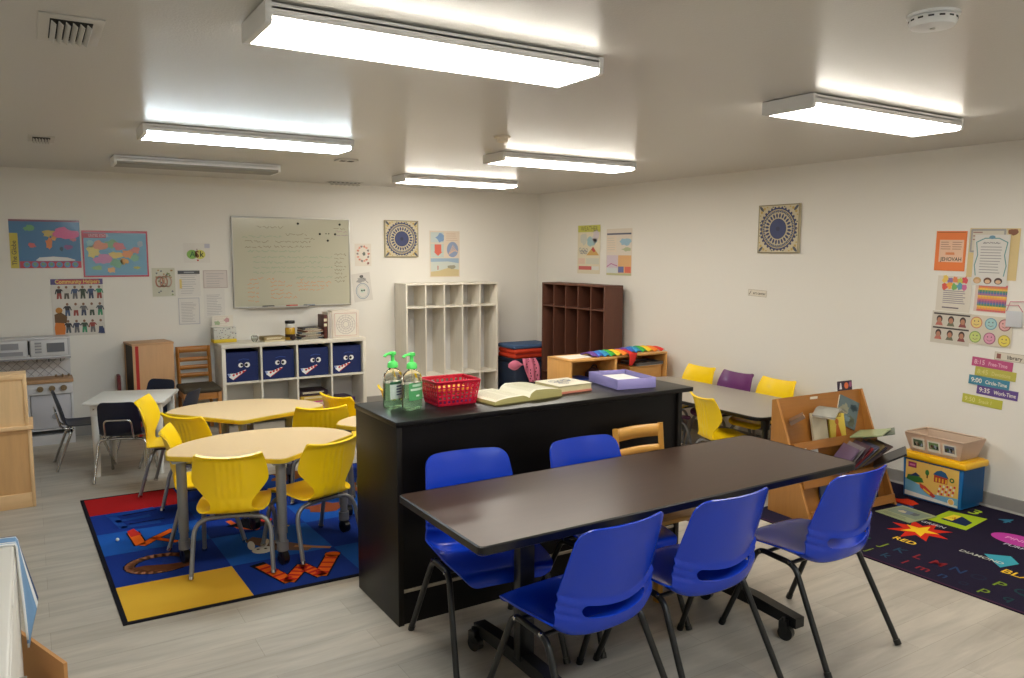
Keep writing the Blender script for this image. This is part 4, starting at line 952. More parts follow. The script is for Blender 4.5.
q = m.build('pages', o); sd = q.modifiers.new('s', 'SOLIDIFY'); sd.thickness = 0.006; bake(q)
book('small book jutting out at the upper left of the rack', -0.35, 0.265, 0.60, 0.10, 0.10, 0.026, 1.0, 0.75, (120, 96, 80), 0.0, page=(220, 206, 180))
book('small dark card with orange picture peeking over the top of the rack', 0.285, 0.333, 0.63, 0.15, 0.185, 0.004, -0.12, 0, (50, 34, 60), art=lambda s: (s.ell(0.6, 0.82, 0.022, 0.022, mt((220, 110, 60), 0.5), 1), s.poly([(0.1, 0.70), (0.28, 0.70), (0.24, 0.93), (0.18, 0.95)], mt((220, 220, 226), 0.5), 2), s.ell(0.88, 0.85, 0.015, 0.02, mt((150, 90, 130), 0.5), 1)))
cv = [((110, 90, 116), 'mauve'), ((128, 122, 126), 'grey'), ((84, 62, 76), 'plum'), ((150, 50, 60), 'crimson'), ((84, 84, 104), 'slate'), ((116, 100, 70), 'olive brown'), ((64, 58, 74), 'dark violet'), ((92, 74, 70), 'cocoa')]
for k, (c, nm) in enumerate(cv):
    book('thin %s picture book in the slanting row across the middle tier of rack' % nm, -0.135 + 0.036 * k, 0.085, 0.285 + 0.005 * k, 0.19, 0.205 + 0.01 * (k % 3), 0.010, 0.62 + 0.05 * k, 1.15, c, 0.0, art=art_blobs([(150, 140, 130), (90, 90, 110), (170, 120, 100), tuple(int(q * 0.7) for q in c)], 30 + k, 5))
book('pale green picture book lying open over right end of the slanting row', 0.18, 0.17, 0.485, 0.26, 0.20, 0.008, 1.38, 0.40, (164, 176, 130), 0.0)
book('grey green picture book sticking out furthest at right of the slanting row', 0.265, 0.17, 0.462, 0.20, 0.20, 0.008, 1.30, 0.62, (104, 112, 96), 0.0)
book('dark picture book jutting over the right front of the rack', 0.285, 0.09, 0.285, 0.24, 0.22, 0.012, 1.05, 0.62, (46, 46, 50), 0.0)
book('white and blue picture book at left end of the middle tier', -0.27, 0.13, 0.2215, 0.19, 0.225, 0.012, -0.2, 0.1, (206, 206, 204), 0.0, art=art_blobs([(90, 120, 150), (220, 220, 220), (150, 160, 160)], 8))
book('black picture book in the bottom tier at right', 0.20, 0.06, 0.0315, 0.22, 0.20, 0.012, -0.2, 0, (40, 38, 42), art=art_blobs([(70, 64, 50), (30, 40, 60), (110, 90, 60)], 6))
book('dark blue picture book in the bottom tier at left', -0.14, 0.06, 0.0315, 0.22, 0.19, 0.012, -0.2, 0, (50, 60, 90), art=art_blobs([(90, 84, 60), (40, 50, 80)], 9))

# ------------------------------------------------------------------ toy tub and photo bin
r = thing('toy_tub', 'blue toy brick tub with yellow lid on the black rug', 'toy tub', (5.305, 2.875, 0.008), -0.03)
TB = mt((30, 106, 176), 0.3, coat=0.2); TY = mt((240, 186, 24), 0.35, coat=0.2)
def taper(m, x0, x1, y0, y1, z0, z1, k, mat):
    cx_, cy_ = (x0 + x1) / 2, (y0 + y1) / 2
    def q(x, y, z, s): return (cx_ + (x - cx_) * s, cy_ + (y - cy_) * s, z)
    vs = [q(x, y, z0, k) for x, y in ((x0, y0), (x1, y0), (x1, y1), (x0, y1))] + [q(x, y, z1, 1) for x, y in ((x0, y0), (x1, y0), (x1, y1), (x0, y1))]
    bm = bmesh.new(); V = [bm.verts.new(v) for v in vs]
    for f in ((3, 2, 1, 0), (4, 5, 6, 7), (0, 1, 5, 4), (1, 2, 6, 5), (2, 3, 7, 6), (3, 0, 4, 7)): bm.faces.new([V[i] for i in f])
    bmesh.ops.bevel(bm, geom=bm.edges[:], offset=0.012, segments=3, profile=0.5, affect='EDGES'); m.addbm(bm, mat, I4, True)
m = MB(); taper(m, -0.125, 0.125, -0.215, 0.215, 0, 0.285, 0.95, TB)
for y in (-0.12, -0.04, 0.04, 0.12): m.box(-0.12, 0.122, y * 0 - 0.216, y * 0 - 0.2155, 0.03, 0.28, TB)
m.build('body', r)
m = MB(); m.box(-0.142, 0.142, -0.235, 0.235, 0.28, 0.325, TY, 0.014, 3); m.box(-0.12, 0.12, -0.21, 0.21, 0.325, 0.332, TY, 0.003); m.build('lid', r)
s = Sheet(0.375, 0.255, mt((236, 196, 104), 0.4), 0.0006)
C = lambda *c: mt(c, 0.45)
s.poly([(0, 0), (1, 0), (1, 0.25), (0.55, 0.2), (0.3, 0.35), (0, 0.48)], C(120, 180, 214), 1); s.poly([(0, 0), (1, 0), (1, 0.06), (0, 0.13)], C(226, 226, 220), 2)
s.rect(0.05, 0.80, 0.21, 0.95, C(150, 50, 100), 2); s.rect(0.075, 0.85, 0.185, 0.90, C(210, 120, 160), 3)
s.poly([(0.02, 0.45), (0.05, 0.58), (0.2, 0.62), (0.33, 0.55), (0.36, 0.45), (0.2, 0.40)], C(60, 120, 60), 2); s.poly([(0.08, 0.55), (0.2, 0.68), (0.3, 0.6)], C(40, 60, 110), 3)
s.ell(0.42, 0.75, 0.014, 0.02, C(60, 130, 70), 2); s.rect(0.41, 0.6, 0.435, 0.7, C(110, 60, 40), 2)
s.poly([(0.53, 0.75), (0.6, 0.86), (0.68, 0.9), (0.76, 0.86), (0.82, 0.72)], C(40, 90, 140), 3); s.poly([(0.55, 0.55), (0.55, 0.75), (0.8, 0.73), (0.8, 0.56)], C(190, 70, 50), 2)
for k in range(4): s.rect(0.58 + 0.06 * k, 0.57, 0.61 + 0.06 * k, 0.68, C(240, 190, 60), 3)
s.poly([(0.28, 0.42), (0.4, 0.36), (0.6, 0.16), (0.55, 0.10), (0.4, 0.2), (0.3, 0.3)], C(200, 70, 60), 3); s.poly([(0.36, 0.3), (0.5, 0.2), (0.48, 0.16), (0.36, 0.25)], C(230, 190, 60), 4)
for i in range(5):
    for j in range(4): s.rect(0.62 + 0.065 * i + 0.012 * j, 0.22 + 0.075 * j + 0.015 * i, 0.655 + 0.065 * i + 0.012 * j, 0.275 + 0.075 * j + 0.015 * i, C(214, 60, 70) if (i + j) % 2 else C(235, 230, 225), 3)
s.ring(0.88, 0.70, 0.012, 0.008, C(60, 120, 60), 3); s.ell(0.88, 0.12, 0.02, 0.02, C(240, 190, 110), 3); s.ring(0.88, 0.12, 0.021, 0.003, C(250, 250, 240), 4)
o = s.build('picture_label', r); o.matrix_local = TR(-0.1215, 0.1875, 0.015, 0, 0, -0.022) @ WR @ TR(0, 0, 0)
r = thing('photo_bin', 'peach translucent bin with three photo cards on top of toy tub', 'bin', (5.295, 2.87, 0.346), -0.03)
PE = mt((250, 222, 198), 0.3, trans=0.55, ior=1.2)
m = MB()
def wall_q(a, b, c, d): m.add([a, b, c, d], [(0, 1, 2, 3)], PE)
bx, by, tx, ty, hh = 0.10, 0.17, 0.132, 0.205, 0.125
B_ = [(-bx, -by, 0), (bx, -by, 0), (bx, by, 0), (-bx, by, 0)]; T_ = [(-tx, -ty, hh), (tx, -ty, hh), (tx, ty, hh), (-tx, ty, hh)]
m.add(B_ + T_, [(3, 2, 1, 0), (0, 1, 5, 4), (1, 2, 6, 5), (2, 3, 7, 6), (3, 0, 4, 7)], PE); o = m.build('body', r); sd = o.modifiers.new('s', 'SOLIDIFY'); sd.thickness = 0.004; sd.offset = 1; bake(o)
m = MB(); m.tube([(-tx, -ty, hh), (tx, -ty, hh), (tx, ty, hh), (-tx, ty, hh)], 0.006, PE, 8, closed=True, fillet=0.02); m.build('rim', r)
for k, c in enumerate(((90, 110, 80), (110, 140, 90), (90, 100, 120))):
    s = Sheet(0.09, 0.08, mt((236, 230, 216), 0.6), 0.0006); s.rect(0.12, 0.26, 0.88, 0.88, C(*c), 1)
    for q in range(5): s.blob(0.25 + 0.13 * q, 0.45 + 0.1 * (q % 2), 0.1, 0.16, mt([(40, 44, 44), (160, 150, 130), (90, 60, 50), (60, 90, 60), (150, 160, 180)][(q + k) % 5], 0.6), 2 + q % 2, k * 7 + q)
    o = s.build('photo_card', r); o.matrix_local = TR(-0.1105, 0.155 - 0.11 * k, 0.018, 0, 0, -0.25) @ WR

# ------------------------------------------------------------------ things on the black bookcase
ZC = 0.9555
GEL = mt((186, 242, 196), 0.06, trans=0.88, ior=1.1); CLR = mt((240, 250, 244), 0.04, trans=1.0, ior=1.12); PUMP = mt((92, 226, 110), 0.35)
def sanitizer(label, x, y, rz, lab):
    r = thing('sanitizer_bottle', label, 'bottle', (x, y, ZC), rz, 'pump bottles of green gel'); r.scale = (1.62, 1.4, 1.07)
    prof = [(0.030, 0.0), (0.036, 0.004), (0.038, 0.02), (0.037, 0.09), (0.0375, 0.118)]
    m = MB(); m.lathe(prof, GEL, 28, sy=0.68); m.build('gel', r)
    m = MB(); m.lathe([(0.0372, 0.1184), (0.0365, 0.140), (0.033, 0.158), (0.022, 0.172), (0.014, 0.178), (0.013, 0.186)], CLR, 28, sy=0.72); m.build('shoulder', r)
    m = MB(); m.lathe([(0.017, 0.184), (0.0175, 0.187), (0.0165, 0.203), (0.012, 0.211), (0.006, 0.214), (0.0055, 0.243)], PUMP, 20); o = m.build('pump', r)
    m = MB(); m.tube([(0.008, 0, 0.247), (-0.012, 0, 0.249), (-0.03, 0, 0.246), (-0.036, 0, 0.238)], 0.0058, PUMP, 10, fillet=0.008); m.lathe([(0.011, 0.24), (0.012, 0.244), (0.011, 0.254), (0.006, 0.256)], PUMP, 16); m.build('spout', o)
    m = MB(); m.tube([(0, 0, 0.01), (0, 0, 0.18)], 0.0025, CLR, 8); m.build('dip_tube', r)
    m = MB()
    def lab_(u, v):
        a = -PI / 2 + (u - 0.5) * 1.75; return (0.0384 * math.cos(a), 0.0384 * 0.69 * math.sin(a), 0.045 + 0.078 * v)
    LG = mt((206, 222, 214) if lab else (80, 160, 100), 0.4)
    m.grid(lab_, 12, 1, LG)
    def strip(v0, v1, u0, u1, c):
        def q(u, v):
            a = -PI / 2 + ((u0 + (u1 - u0) * u) - 0.5) * 1.75; return (0.0389 * math.cos(a), 0.0389 * 0.69 * math.sin(a), 0.045 + 0.078 * (v0 + (v1 - v0) * v))
        m.grid(q, 8, 1, mt(c, 0.4))
    if lab:
        for k in range(4): strip(0.2 + 0.16 * k, 0.28 + 0.16 * k, 0.35, 0.7, (60, 70, 110))
        strip(0.85, 1, 0, 1, (30, 90, 60))
    else:
        strip(0.55, 0.68, 0.1, 0.9, (200, 226, 206)); strip(0.78, 0.92, 0.2, 0.8, (180, 216, 190)); strip(0.2, 0.3, 0.4, 0.6, (220, 240, 226))
    m.build('label', r); return r
sanitizer('green gel pump bottle with pale label, left and behind of two', 1.478, 3.465, 0.45, True)
sanitizer('green gel pump bottle with green label, nearest the red basket', 1.542, 3.385, 0.40, False)
RB = mt((204, 24, 58), 0.35, coat=0.2)
r = thing('basket', 'red plastic basket with square holes on the black bookcase', 'basket', (1.772, 3.43, ZC), 0.0)
bx, by, tx, ty, hh = 0.103, 0.075, 0.122, 0.092, 0.122
def side_lattice(p00, p10, p01, p11, ncol, nrow):
    m = MB(); P00, P10, P01, P11 = map(Vector, (p00, p10, p01, p11))
    def pt(u, v): return (P00 * (1 - u) + P10 * u) * (1 - v) + (P01 * (1 - u) + P11 * u) * v
    nrm = (P10 - P00).cross(P01 - P00).normalized() * 0.0025
    def bar(u0, u1, v0, v1):
        a = [pt(u0, v0), pt(u1, v0), pt(u1, v1), pt(u0, v1)]; vs = [p + nrm for p in a] + [p - nrm for p in a]
        m.add(vs, [(0, 1, 2, 3), (7, 6, 5, 4), (0, 4, 5, 1), (1, 5, 6, 2), (2, 6, 7, 3), (3, 7, 4, 0)], RB)
    for k in range(ncol + 1): w = 0.21 / ncol; c = k / ncol; bar(max(0, c - w), min(1, c + w), 0, 1)
    for k in range(nrow + 1): w = 0.15 / nrow; c = k / nrow * 0.86 + 0.06; bar(0, 1, max(0, c - w), min(1, c + w))
    bar(0, 1, 0.93, 1); return m.build('side_lattice', r)
side_lattice((-bx, -by, 0.002), (bx, -by, 0.002), (-tx, -ty, hh), (tx, -ty, hh), 9, 5)
side_lattice((bx, by, 0.002), (-bx, by, 0.002), (tx, ty, hh), (-tx, ty, hh), 9, 5)
side_lattice((bx, -by, 0.002), (bx, by, 0.002), (tx, -ty, hh), (tx, ty, hh), 7, 5)
side_lattice((-bx, by, 0.002), (-bx, -by, 0.002), (-tx, ty, hh), (-tx, -ty, hh), 7, 5)
m = MB(); m.box(-bx, bx, -by, by, 0, 0.004, RB, 0.001); m.build('base', r)
m = MB(); m.tube([(-tx, -ty, hh), (tx, -ty, hh), (tx, ty, hh), (-tx, ty, hh)], 0.005, RB, 8, closed=True, fillet=0.015); m.build('rim', r)
for k, (c, lb, z) in enumerate((((150, 110, 190), 'purple pad of paper at the bottom of red basket', 0.004), ((225, 220, 205), 'white pad of paper in the middle of red basket', 0.030), ((240, 180, 60), 'yellow pad of paper topmost in the red basket', 0.056))):
    s = MB(); s.box(-0.09, 0.09, -0.06, 0.06, 0, 0.024, mt(c, 0.7), 0.002); o = s.build('paper_pad', None, (1.772, 3.43, ZC + z + 0.0005), (0, 0, 0.03 * k)); tag(o, lb, 'paper pad', 'pads in the red basket')

# open book
r = thing('open_book', 'thick open book lying face up on the black bookcase', 'book', (2.12, 3.385, ZC), 0.10); r.scale = (0.86, 0.95, 1.0)
PG = mt((238, 234, 212), 0.75); PE2 = mt((176, 168, 110), 0.7); CVR = mt((110, 104, 62), 0.5)
m = MB(); m.box(-0.262, -0.012, -0.145, 0.145, 0.0, 0.004, CVR, 0.001); m.box(0.012, 0.262, -0.145, 0.145, 0.0, 0.004, CVR, 0.001); m.box(-0.012, 0.012, -0.145, 0.145, 0, 0.003, CVR); m.build('cover', r)
for s_, hL in ((-1, 0.030), (1, 0.05)):
    m = MB(); N = 20; top = []
    for k in range(N + 1):
        t_ = k / N; x = s_ * 0.25 * t_; z = 0.005 + hL * (0.25 + 0.75 * min(1, t_ * 5) ** 0.5) * (1 - 0.12 * t_) - (0.012 * (t_ ** 6)) ; top.append((x, z))
    low = [(s_ * 0.25 + s_ * 0.005, 0.005), (0, 0.005)]
    ring = top + low; L = len(ring); vs = [(x, -0.138, z) for x, z in ring] + [(x, 0.138, z) for x, z in ring]
    for k in range(N): m.add([vs[k], vs[k + 1], vs[L + k + 1], vs[L + k]], [(0, 1, 2, 3)], PG, smooth=True)
    m.add([vs[N], vs[N + 1], vs[L + N + 1], vs[L + N]], [(0, 1, 2, 3)], PE2)
    m.add(vs[:L], [tuple(range(L))], PE2); m.add(vs[L:], [tuple(range(L))[::-1]], PE2)
    tx_ = mt((196, 190, 160), 0.75)
    for c_ in range(16):
        y_ = 0.115 - c_ * 0.015
        for a, b in ((0.14, 0.5), (0.56, 0.92)):
            ka, kb = int(a * N), int(b * N)
            for k in range(ka, kb):
                p, q = top[k], top[k + 1]; m.add([(p[0], y_ - 0.0025, p[1] + 0.0006), (q[0], y_ - 0.0025, q[1] + 0.0006), (q[0], y_ + 0.0025, q[1] + 0.0006), (p[0], y_ + 0.0025, p[1] + 0.0006)], [(0, 1, 2, 3)], tx_)
    m.build('page_block', r)
r = thing('hardcover_book', 'closed cream book with blue floral cover beside the open book', 'book', (2.475, 3.44, ZC), 0.06); r.scale = (0.86, 0.95, 1.0)
m = MB(); m.box(-0.135, 0.135, -0.115, 0.115, 0.0, 0.012, mt((206, 130, 110), 0.5), 0.002); m.build('back_cover', r)
m = MB(); m.box(-0.131, 0.131, -0.111, 0.111, 0.012, 0.042, mt((214, 204, 160), 0.7)); m.build('pages', r)
s = Sheet(0.27, 0.23, mt((224, 216, 190), 0.45), 0.003)
for k in range(9):
    R = random.Random(k); s.ring(0.25 + 0.5 * R.random(), 0.3 + 0.4 * R.random(), 0.02 + 0.015 * R.random(), 0.005, mt([(100, 110, 150), (130, 130, 150), (90, 100, 120)][k % 3], 0.5), 1, 16)
o = s.build('front_cover', r); o.location = (-0.135, -0.115, 0.042)
r = thing('letter_tray', 'lavender translucent paper tray at right end of black bookcase', 'tray', (2.875, 3.42, ZC), -0.16)
LAV = mt((196, 188, 252), 0.2, trans=0.45, ior=1.15)
m = MB(); m.box(-0.125, 0.125, -0.165, 0.165, 0, 0.004, LAV, 0.001); m.build('base', r)
for a in ((-0.125, -0.121, -0.165, 0.165), (0.121, 0.125, -0.165, 0.165), (-0.125, 0.125, -0.165, -0.161), (-0.125, 0.125, 0.161, 0.165)):
    m = MB(); m.box(*a, 0.004, 0.058, LAV, 0.001); m.build('side_wall', r)
s = MB(); s.box(-0.09, 0.10, -0.10, 0.14, 0, 0.03, mt((236, 234, 230), 0.75), 0.001); o = s.build('paper_stack', None, (2.88, 3.425, ZC + 0.0045), (0.0, 0, -0.14)); tag(o, 'stack of white paper in the lavender tray', 'paper')

# ------------------------------------------------------------------ foreground at the left edge
r = thing('side_cabinet', 'white cabinet cut off at the lower left corner', 'cabinet', (-0.34, 2.63, 0))
WCB = mt((214, 212, 206), 0.45)
m = MB(); m.box(-0.25, 0.25, -0.52, 0.52, 0.675, 0.70, WCB, 0.008, 3); m.build('top', r)
m = MB(); m.box(-0.24, 0.24, -0.51, 0.51, 0.06, 0.675, WCB, 0.004); m.build('body', r)
m = MB(); m.box(-0.23, 0.23, -0.49, 0.49, 0.0, 0.06, mt((150, 148, 144), 0.5)); m.build('plinth', r)
for y in (-0.26, 0.26):
    d = MB(); d.box(0.24, 0.252, y - 0.25, y + 0.25, 0.08, 0.665, WCB, 0.003); o = d.build('door', r)
    k = MB(); k.cyl((0.252, y - 0.2 * (1 if y > 0 else -1), 0.4), (0.272, y - 0.2 * (1 if y > 0 else -1), 0.4), 0.012, CHROME, 12); k.build('knob', o)
r = thing('striped_towel', 'blue and white striped towel hanging over the white cabinet corner', 'towel', (-0.075, 3.10, 0.0))
BL1 = mt((112, 150, 190), 0.8); WH1 = mt((224, 226, 228), 0.8); BL2 = mt((50, 70, 110), 0.8)
m = MB()
def tw(u, v):
    if v < 0.16:
        t_ = v / 0.16; return (-0.10 + 0.093 * t_, -0.02 + 0.09 * u, 0.7045 + 0.003 * math.sin(t_ * 3))
    t_ = (v - 0.16) / 0.84
    return (-0.006 + 0.045 * t_ * (0.2 + 0.8 * u) + 0.006 * math.sin(6 * u + 2 * t_) * t_, -0.02 + 0.09 * u + 0.06 * t_ * u - 0.02 * t_, 0.704 - (0.24 + 0.16 * (1 - abs(u - 0.35) * 1.4)) * t_)
bands = [(0, .12, WH1), (.12, .2, BL1), (.2, .3, WH1), (.3, .86, BL1), (.86, .94, WH1), (.94, 1, BL2)]
for u0, u1, mm in bands: m.grid(lambda u, v, u0=u0, u1=u1: tw(u0 + (u1 - u0) * u, v), 5, 26, mm)
o = m.build('towel_cloth', r); sd = o.modifiers.new('s', 'SOLIDIFY'); sd.thickness = 0.006; sd.offset = 1; bake(o)
CB = mt((190, 138, 84), 0.75, bump=0.1, scale=20)
a = Vector((-0.106, 3.31)); b = Vector((0.032, 2.95)); d = (b - a).normalized(); n = Vector((-d.y, d.x)) * 0.012
r = thing('cardboard_sheet', 'tan folded cardboard sheet standing beside white cabinet at lower left', 'cardboard', (0, 0, 0))
m = MB(); m.prism([tuple(a), tuple(b), tuple(b + n), tuple(a + n)], 0.0, 0.30, CB); m.build('upright_panel', r)
m = MB(); m.prism([tuple(b), tuple(b - n * 8 - d * 0.06), tuple(b - n * 8 - d * 0.072), tuple(b - d * 0.012)], 0.0, 0.16, CB); m.build('folded_flap', r)
# ------------------------------------------------------------------ rugs
def Pc(*c): return mt(tuple(int(q * 0.82 + p * 0.18) for q, p in zip(c, (216, 209, 198))), 0.6)
def Rg(*c): return mt(c, 0.95, bump=0.35, scale=350, spec=0.1)
WRUG = Matrix(((0, 1, 0, 0), (-1, 0, 0, 0), (0, 0, 1, 0), (0, 0, 0, 1)))       # print reads from the room's left: right = -y, up = +x
RA, RBm = 2.62, 2.15
m = Sheet(RA, RBm, Rg(24, 24, 32), 0.0065)
U = lambda a, b: (a / RA, b / RBm)
DB, MB_, LB = Rg(26, 52, 132), Rg(30, 84, 166), Rg(24, 68, 158)
colx = [0.022, 0.585, 1.15, 1.72, 2.29, RA - 0.022]; rowy = [0.022, 0.455, 0.945, 1.335, 1.74, RBm - 0.022]
cells = [[Rg(212, 166, 52), DB, MB_, DB, Rg(212, 166, 52)], [DB, MB_, DB, MB_, DB], [MB_, DB, MB_, DB, MB_], [DB, LB, DB, LB, DB], [Rg(168, 30, 32), DB, LB, DB, Rg(168, 30, 32)]]
for j in range(5):
    for i in range(5):
        x0, y0 = U(colx[i], rowy[j]); x1, y1 = U(colx[i + 1], rowy[j + 1]); m.rect(x0, y0, x1, y1, cells[j][i], 1)
def wl(x, y): b = y - 3.815; a = x - 0.285 + 0.029 * b; b += 0.03 * a; return U(a, b)
BLK_, ORG, RDr = Rg(16, 16, 22), Rg(226, 100, 30), Rg(186, 44, 34)
# W-shaped striped worm
wp = [(1.0, 4.16), (1.07, 3.90), (1.185, 4.05), (1.235, 3.89), (1.37, 4.11)]
m.line([wl(*p) for p in [(0.985, 4.19)] + wp[1:] + [(1.385, 4.14)]], 0.085, BLK_, 2); m.line([wl(*p) for p in wp], 0.066, ORG, 3); m.ell(*wl(1.38, 4.13), 0.042, 0.04, ORG, 3)
for a, b in zip(wp[:-1], wp[1:]):
    for k in range(4):
        t = (k + 0.5) / 4; p = (a[0] + (b[0] - a[0]) * t, a[1] + (b[1] - a[1]) * t); dx, dy = b[1] - a[1], -(b[0] - a[0]); q = math.hypot(dx, dy)
        m.line([wl(p[0] - dx / q * 0.03, p[1] - dy / q * 0.03), wl(p[0] + dx / q * 0.03, p[1] + dy / q * 0.03)], 0.02, RDr, 4)
# orange fox stretched into a K
for w, c, l in ((0.075, BLK_, 2), (0.058, ORG, 3)):
    m.line([wl(0.46, 5.08), wl(0.475, 4.86)], w, c, l); m.line([wl(0.485, 4.84), wl(0.56, 4.92), wl(0.67, 5.02)], w * 0.8, c, l); m.line([wl(0.56, 4.92), wl(0.66, 4.80)], w * 0.6, c, l)
m.poly([wl(0.43, 5.13), wl(0.47, 5.16), wl(0.50, 5.03), wl(0.44, 5.01)], RDr, 4)
# brown long-tailed animal curled into a ring
m.ring(*wl(0.53, 4.50), 0.15, 0.06, BLK_, 2, 24, ry=0.12); m.ring(*wl(0.53, 4.50), 0.15, 0.045, Rg(190, 130, 100), 3, 24, ry=0.12)
m.poly([wl(0.37, 4.50), wl(0.43, 4.42), (wl(0.55, 4.36)), wl(0.68, 4.38), wl(0.70, 4.44), wl(0.56, 4.46), wl(0.46, 4.50)], Rg(96, 56, 34), 4)
# bunny
m.poly([wl(1.0, 4.58), wl(1.06, 4.64), wl(1.26, 4.40), wl(1.33, 4.31), wl(1.28, 4.26), wl(1.12, 4.36)], Rg(110, 84, 70), 2)
m.ell(*wl(1.06, 4.40), 0.06, 0.055, Rg(206, 204, 198), 3, rot=0.5); m.ell(*wl(1.02, 4.50), 0.02, 0.075, Rg(206, 204, 198), 3, rot=-0.2); m.ell(*wl(1.10, 4.50), 0.02, 0.07, Rg(206, 204, 198), 3, rot=-0.4); m.ell(*wl(1.04, 4.42), 0.009, 0.009, BLK_, 4); m.ell(*wl(1.08, 4.41), 0.009, 0.009, BLK_, 4)
m.line([wl(1.24, 4.36), wl(1.40, 4.24)], 0.03, Rg(170, 120, 80), 3)
# black bird with bright beak
m.blob(*wl(1.12, 4.90), 0.05, 0.05, BLK_, 3, 3); m.line([wl(1.0, 5.0), wl(1.03, 4.84), wl(1.12, 4.76)], 0.035, ORG, 2); m.ell(*wl(1.21, 4.90), 0.035, 0.04, RDr, 4); m.line([wl(1.18, 4.78), wl(1.30, 4.72)], 0.02, Rg(210, 170, 60), 3)
# dark E-shaped animal
m.line([wl(0.38, 5.48), wl(0.42, 5.22), wl(0.62, 5.22)], 0.05, Rg(30, 70, 150), 2); m.line([wl(0.40, 5.36), wl(0.58, 5.38)], 0.045, Rg(30, 70, 150), 2); m.line([wl(0.36, 5.50), wl(0.62, 5.53)], 0.05, Rg(30, 70, 150), 2)
m.line([wl(0.46, 5.27), wl(0.66, 5.27)], 0.012, BLK_, 3); m.line([wl(0.44, 5.46), wl(0.64, 5.48)], 0.012, BLK_, 3)
m.blob(*wl(1.64, 5.80), 0.06, 0.05, Rg(130, 80, 40), 2, 5); m.blob(*wl(1.62, 4.95), 0.05, 0.05, Rg(140, 70, 40), 2, 8); m.blob(*wl(1.9, 5.3), 0.06, 0.06, Rg(150, 90, 40), 2, 4)
# binding
o = m.build('play_rug')
for v in o.data.vertices:
    a, b = v.co.x, v.co.y; v.co.x = 0.285 + a - 0.029 * b; v.co.y = 3.815 + b - 0.03 * a
tag(o, 'blue alphabet animal rug with red and yellow squares under cream tables', 'rug')
# small white bead on the rug
m = MB(); m.lathe([(0.004, 0.0), (0.009, 0.004), (0.010, 0.009), (0.007, 0.015), (0.002, 0.018)], mt((240, 240, 235), 0.3), 14); tag(m.build('bead', None, (0.366, 4.985, 0.0085)), 'tiny white bead lying on left side of the blue rug', 'bead')

W2r, H2r = 2.3, 1.50                                    # black alphabet rug; local x runs along -y, local y along +x
s = Sheet(W2r, H2r, Rg(32, 27, 46), 0.007)
def bl(x, y): return ((3.42 - y) / W2r, (x - 3.935) / H2r)
s.line([(0.004, 0.006), (0.996, 0.006)], 0.012, Rg(70, 40, 60), 1)
st = bl(4.60, 2.61); pts = []; pt2 = []
for k in range(16):
    a = PI / 2 + 2 * PI * k / 16; q = 0.17 if k % 2 == 0 else 0.085; pts.append((st[0] + q * 1.05 * math.cos(a) / W2r, st[1] + q * 1.2 * math.sin(a) / H2r))
s.poly(pts, Rg(200, 44, 30), 1)
for k in range(10):
    a = PI / 2 + 2 * PI * k / 10; q = 0.11 if k % 2 == 0 else 0.046; pt2.append((st[0] + q * math.cos(a) / W2r, st[1] + q * 1.1 * math.sin(a) / H2r))
s.poly(pt2, Rg(238, 190, 40), 2)
c0 = bl(4.83, 2.70); c1 = bl(5.17, 2.46); s.poly([bl(4.84, 2.70), bl(4.85, 2.46), bl(5.18, 2.50), bl(5.13, 2.72)], Rg(164, 190, 40), 1)
s.poly([bl(4.92, 2.66), bl(4.92, 2.50), bl(5.02, 2.51), bl(5.08, 2.60), bl(5.08, 2.65)], Rg(30, 44, 80), 2); s.poly([bl(4.95, 2.66), bl(4.95, 2.60), bl(5.08, 2.61), bl(5.08, 2.66)], Rg(236, 210, 60), 3)
def word(x, y, t, size, c, al='L', bold=0.012): p = bl(x, y); s.write(p[0], p[1], t, size, c, 3, al, 1.0, bold)
word(4.98, 2.645, 'A', 0.07, Rg(190, 50, 30)); word(4.76, 2.70, 'GREEN', 0.05, Rg(190, 190, 200)); word(4.33, 2.62, 'RED', 0.075, Rg(230, 190, 60))
word(5.20, 2.64, '3', 0.15, Rg(170, 196, 50)); word(5.20, 2.46, '4', 0.15, Rg(50, 110, 140)); word(5.2, 2.28, '5', 0.15, Rg(190, 60, 90)); word(5.22, 2.80, '2', 0.12, Rg(200, 60, 50))
for k, (ch, c) in enumerate(zip('IJKLMNOPQRSTUVWX', [(60, 120, 90), (160, 180, 60), (50, 90, 120), (170, 50, 60), (170, 50, 60), (50, 80, 130), (44, 50, 80), (150, 180, 60), (40, 80, 90), (120, 40, 80), (150, 40, 50), (60, 90, 150), (160, 180, 60), (50, 90, 120), (170, 50, 60), (40, 80, 90)])):
    y = 2.69 - 0.108 * k; cc = Rg(*[int(q * 0.72) for q in c]); word(4.15, y, ch, 0.105, cc, 'C', 0.008); word(4.015, y, ch.lower(), 0.10, cc, 'C', 0.008)
s.ell(*bl(4.94, 2.20), 0.15, 0.10, Rg(176, 60, 150), 1, 28); word(4.92, 2.27, 'PINK', 0.06, Rg(220, 150, 200)); word(4.80, 2.22, 'PURPLE', 0.05, Rg(190, 190, 200))
s.poly([bl(4.64, 2.10), bl(4.56, 2.02), bl(4.42, 2.05), bl(4.55, 2.20)], Rg(60, 150, 170), 1); word(4.47, 2.30, 'DIAMOND', 0.05, Rg(190, 190, 180)); word(4.36, 2.02, 'BLACK', 0.09, Rg(220, 180, 50))
s.blob(*bl(5.06, 2.99), 0.04, 0.05, Rg(214, 60, 30), 1, 3); s.blob(*bl(4.98, 2.96), 0.03, 0.03, Rg(60, 90, 150), 1, 6)
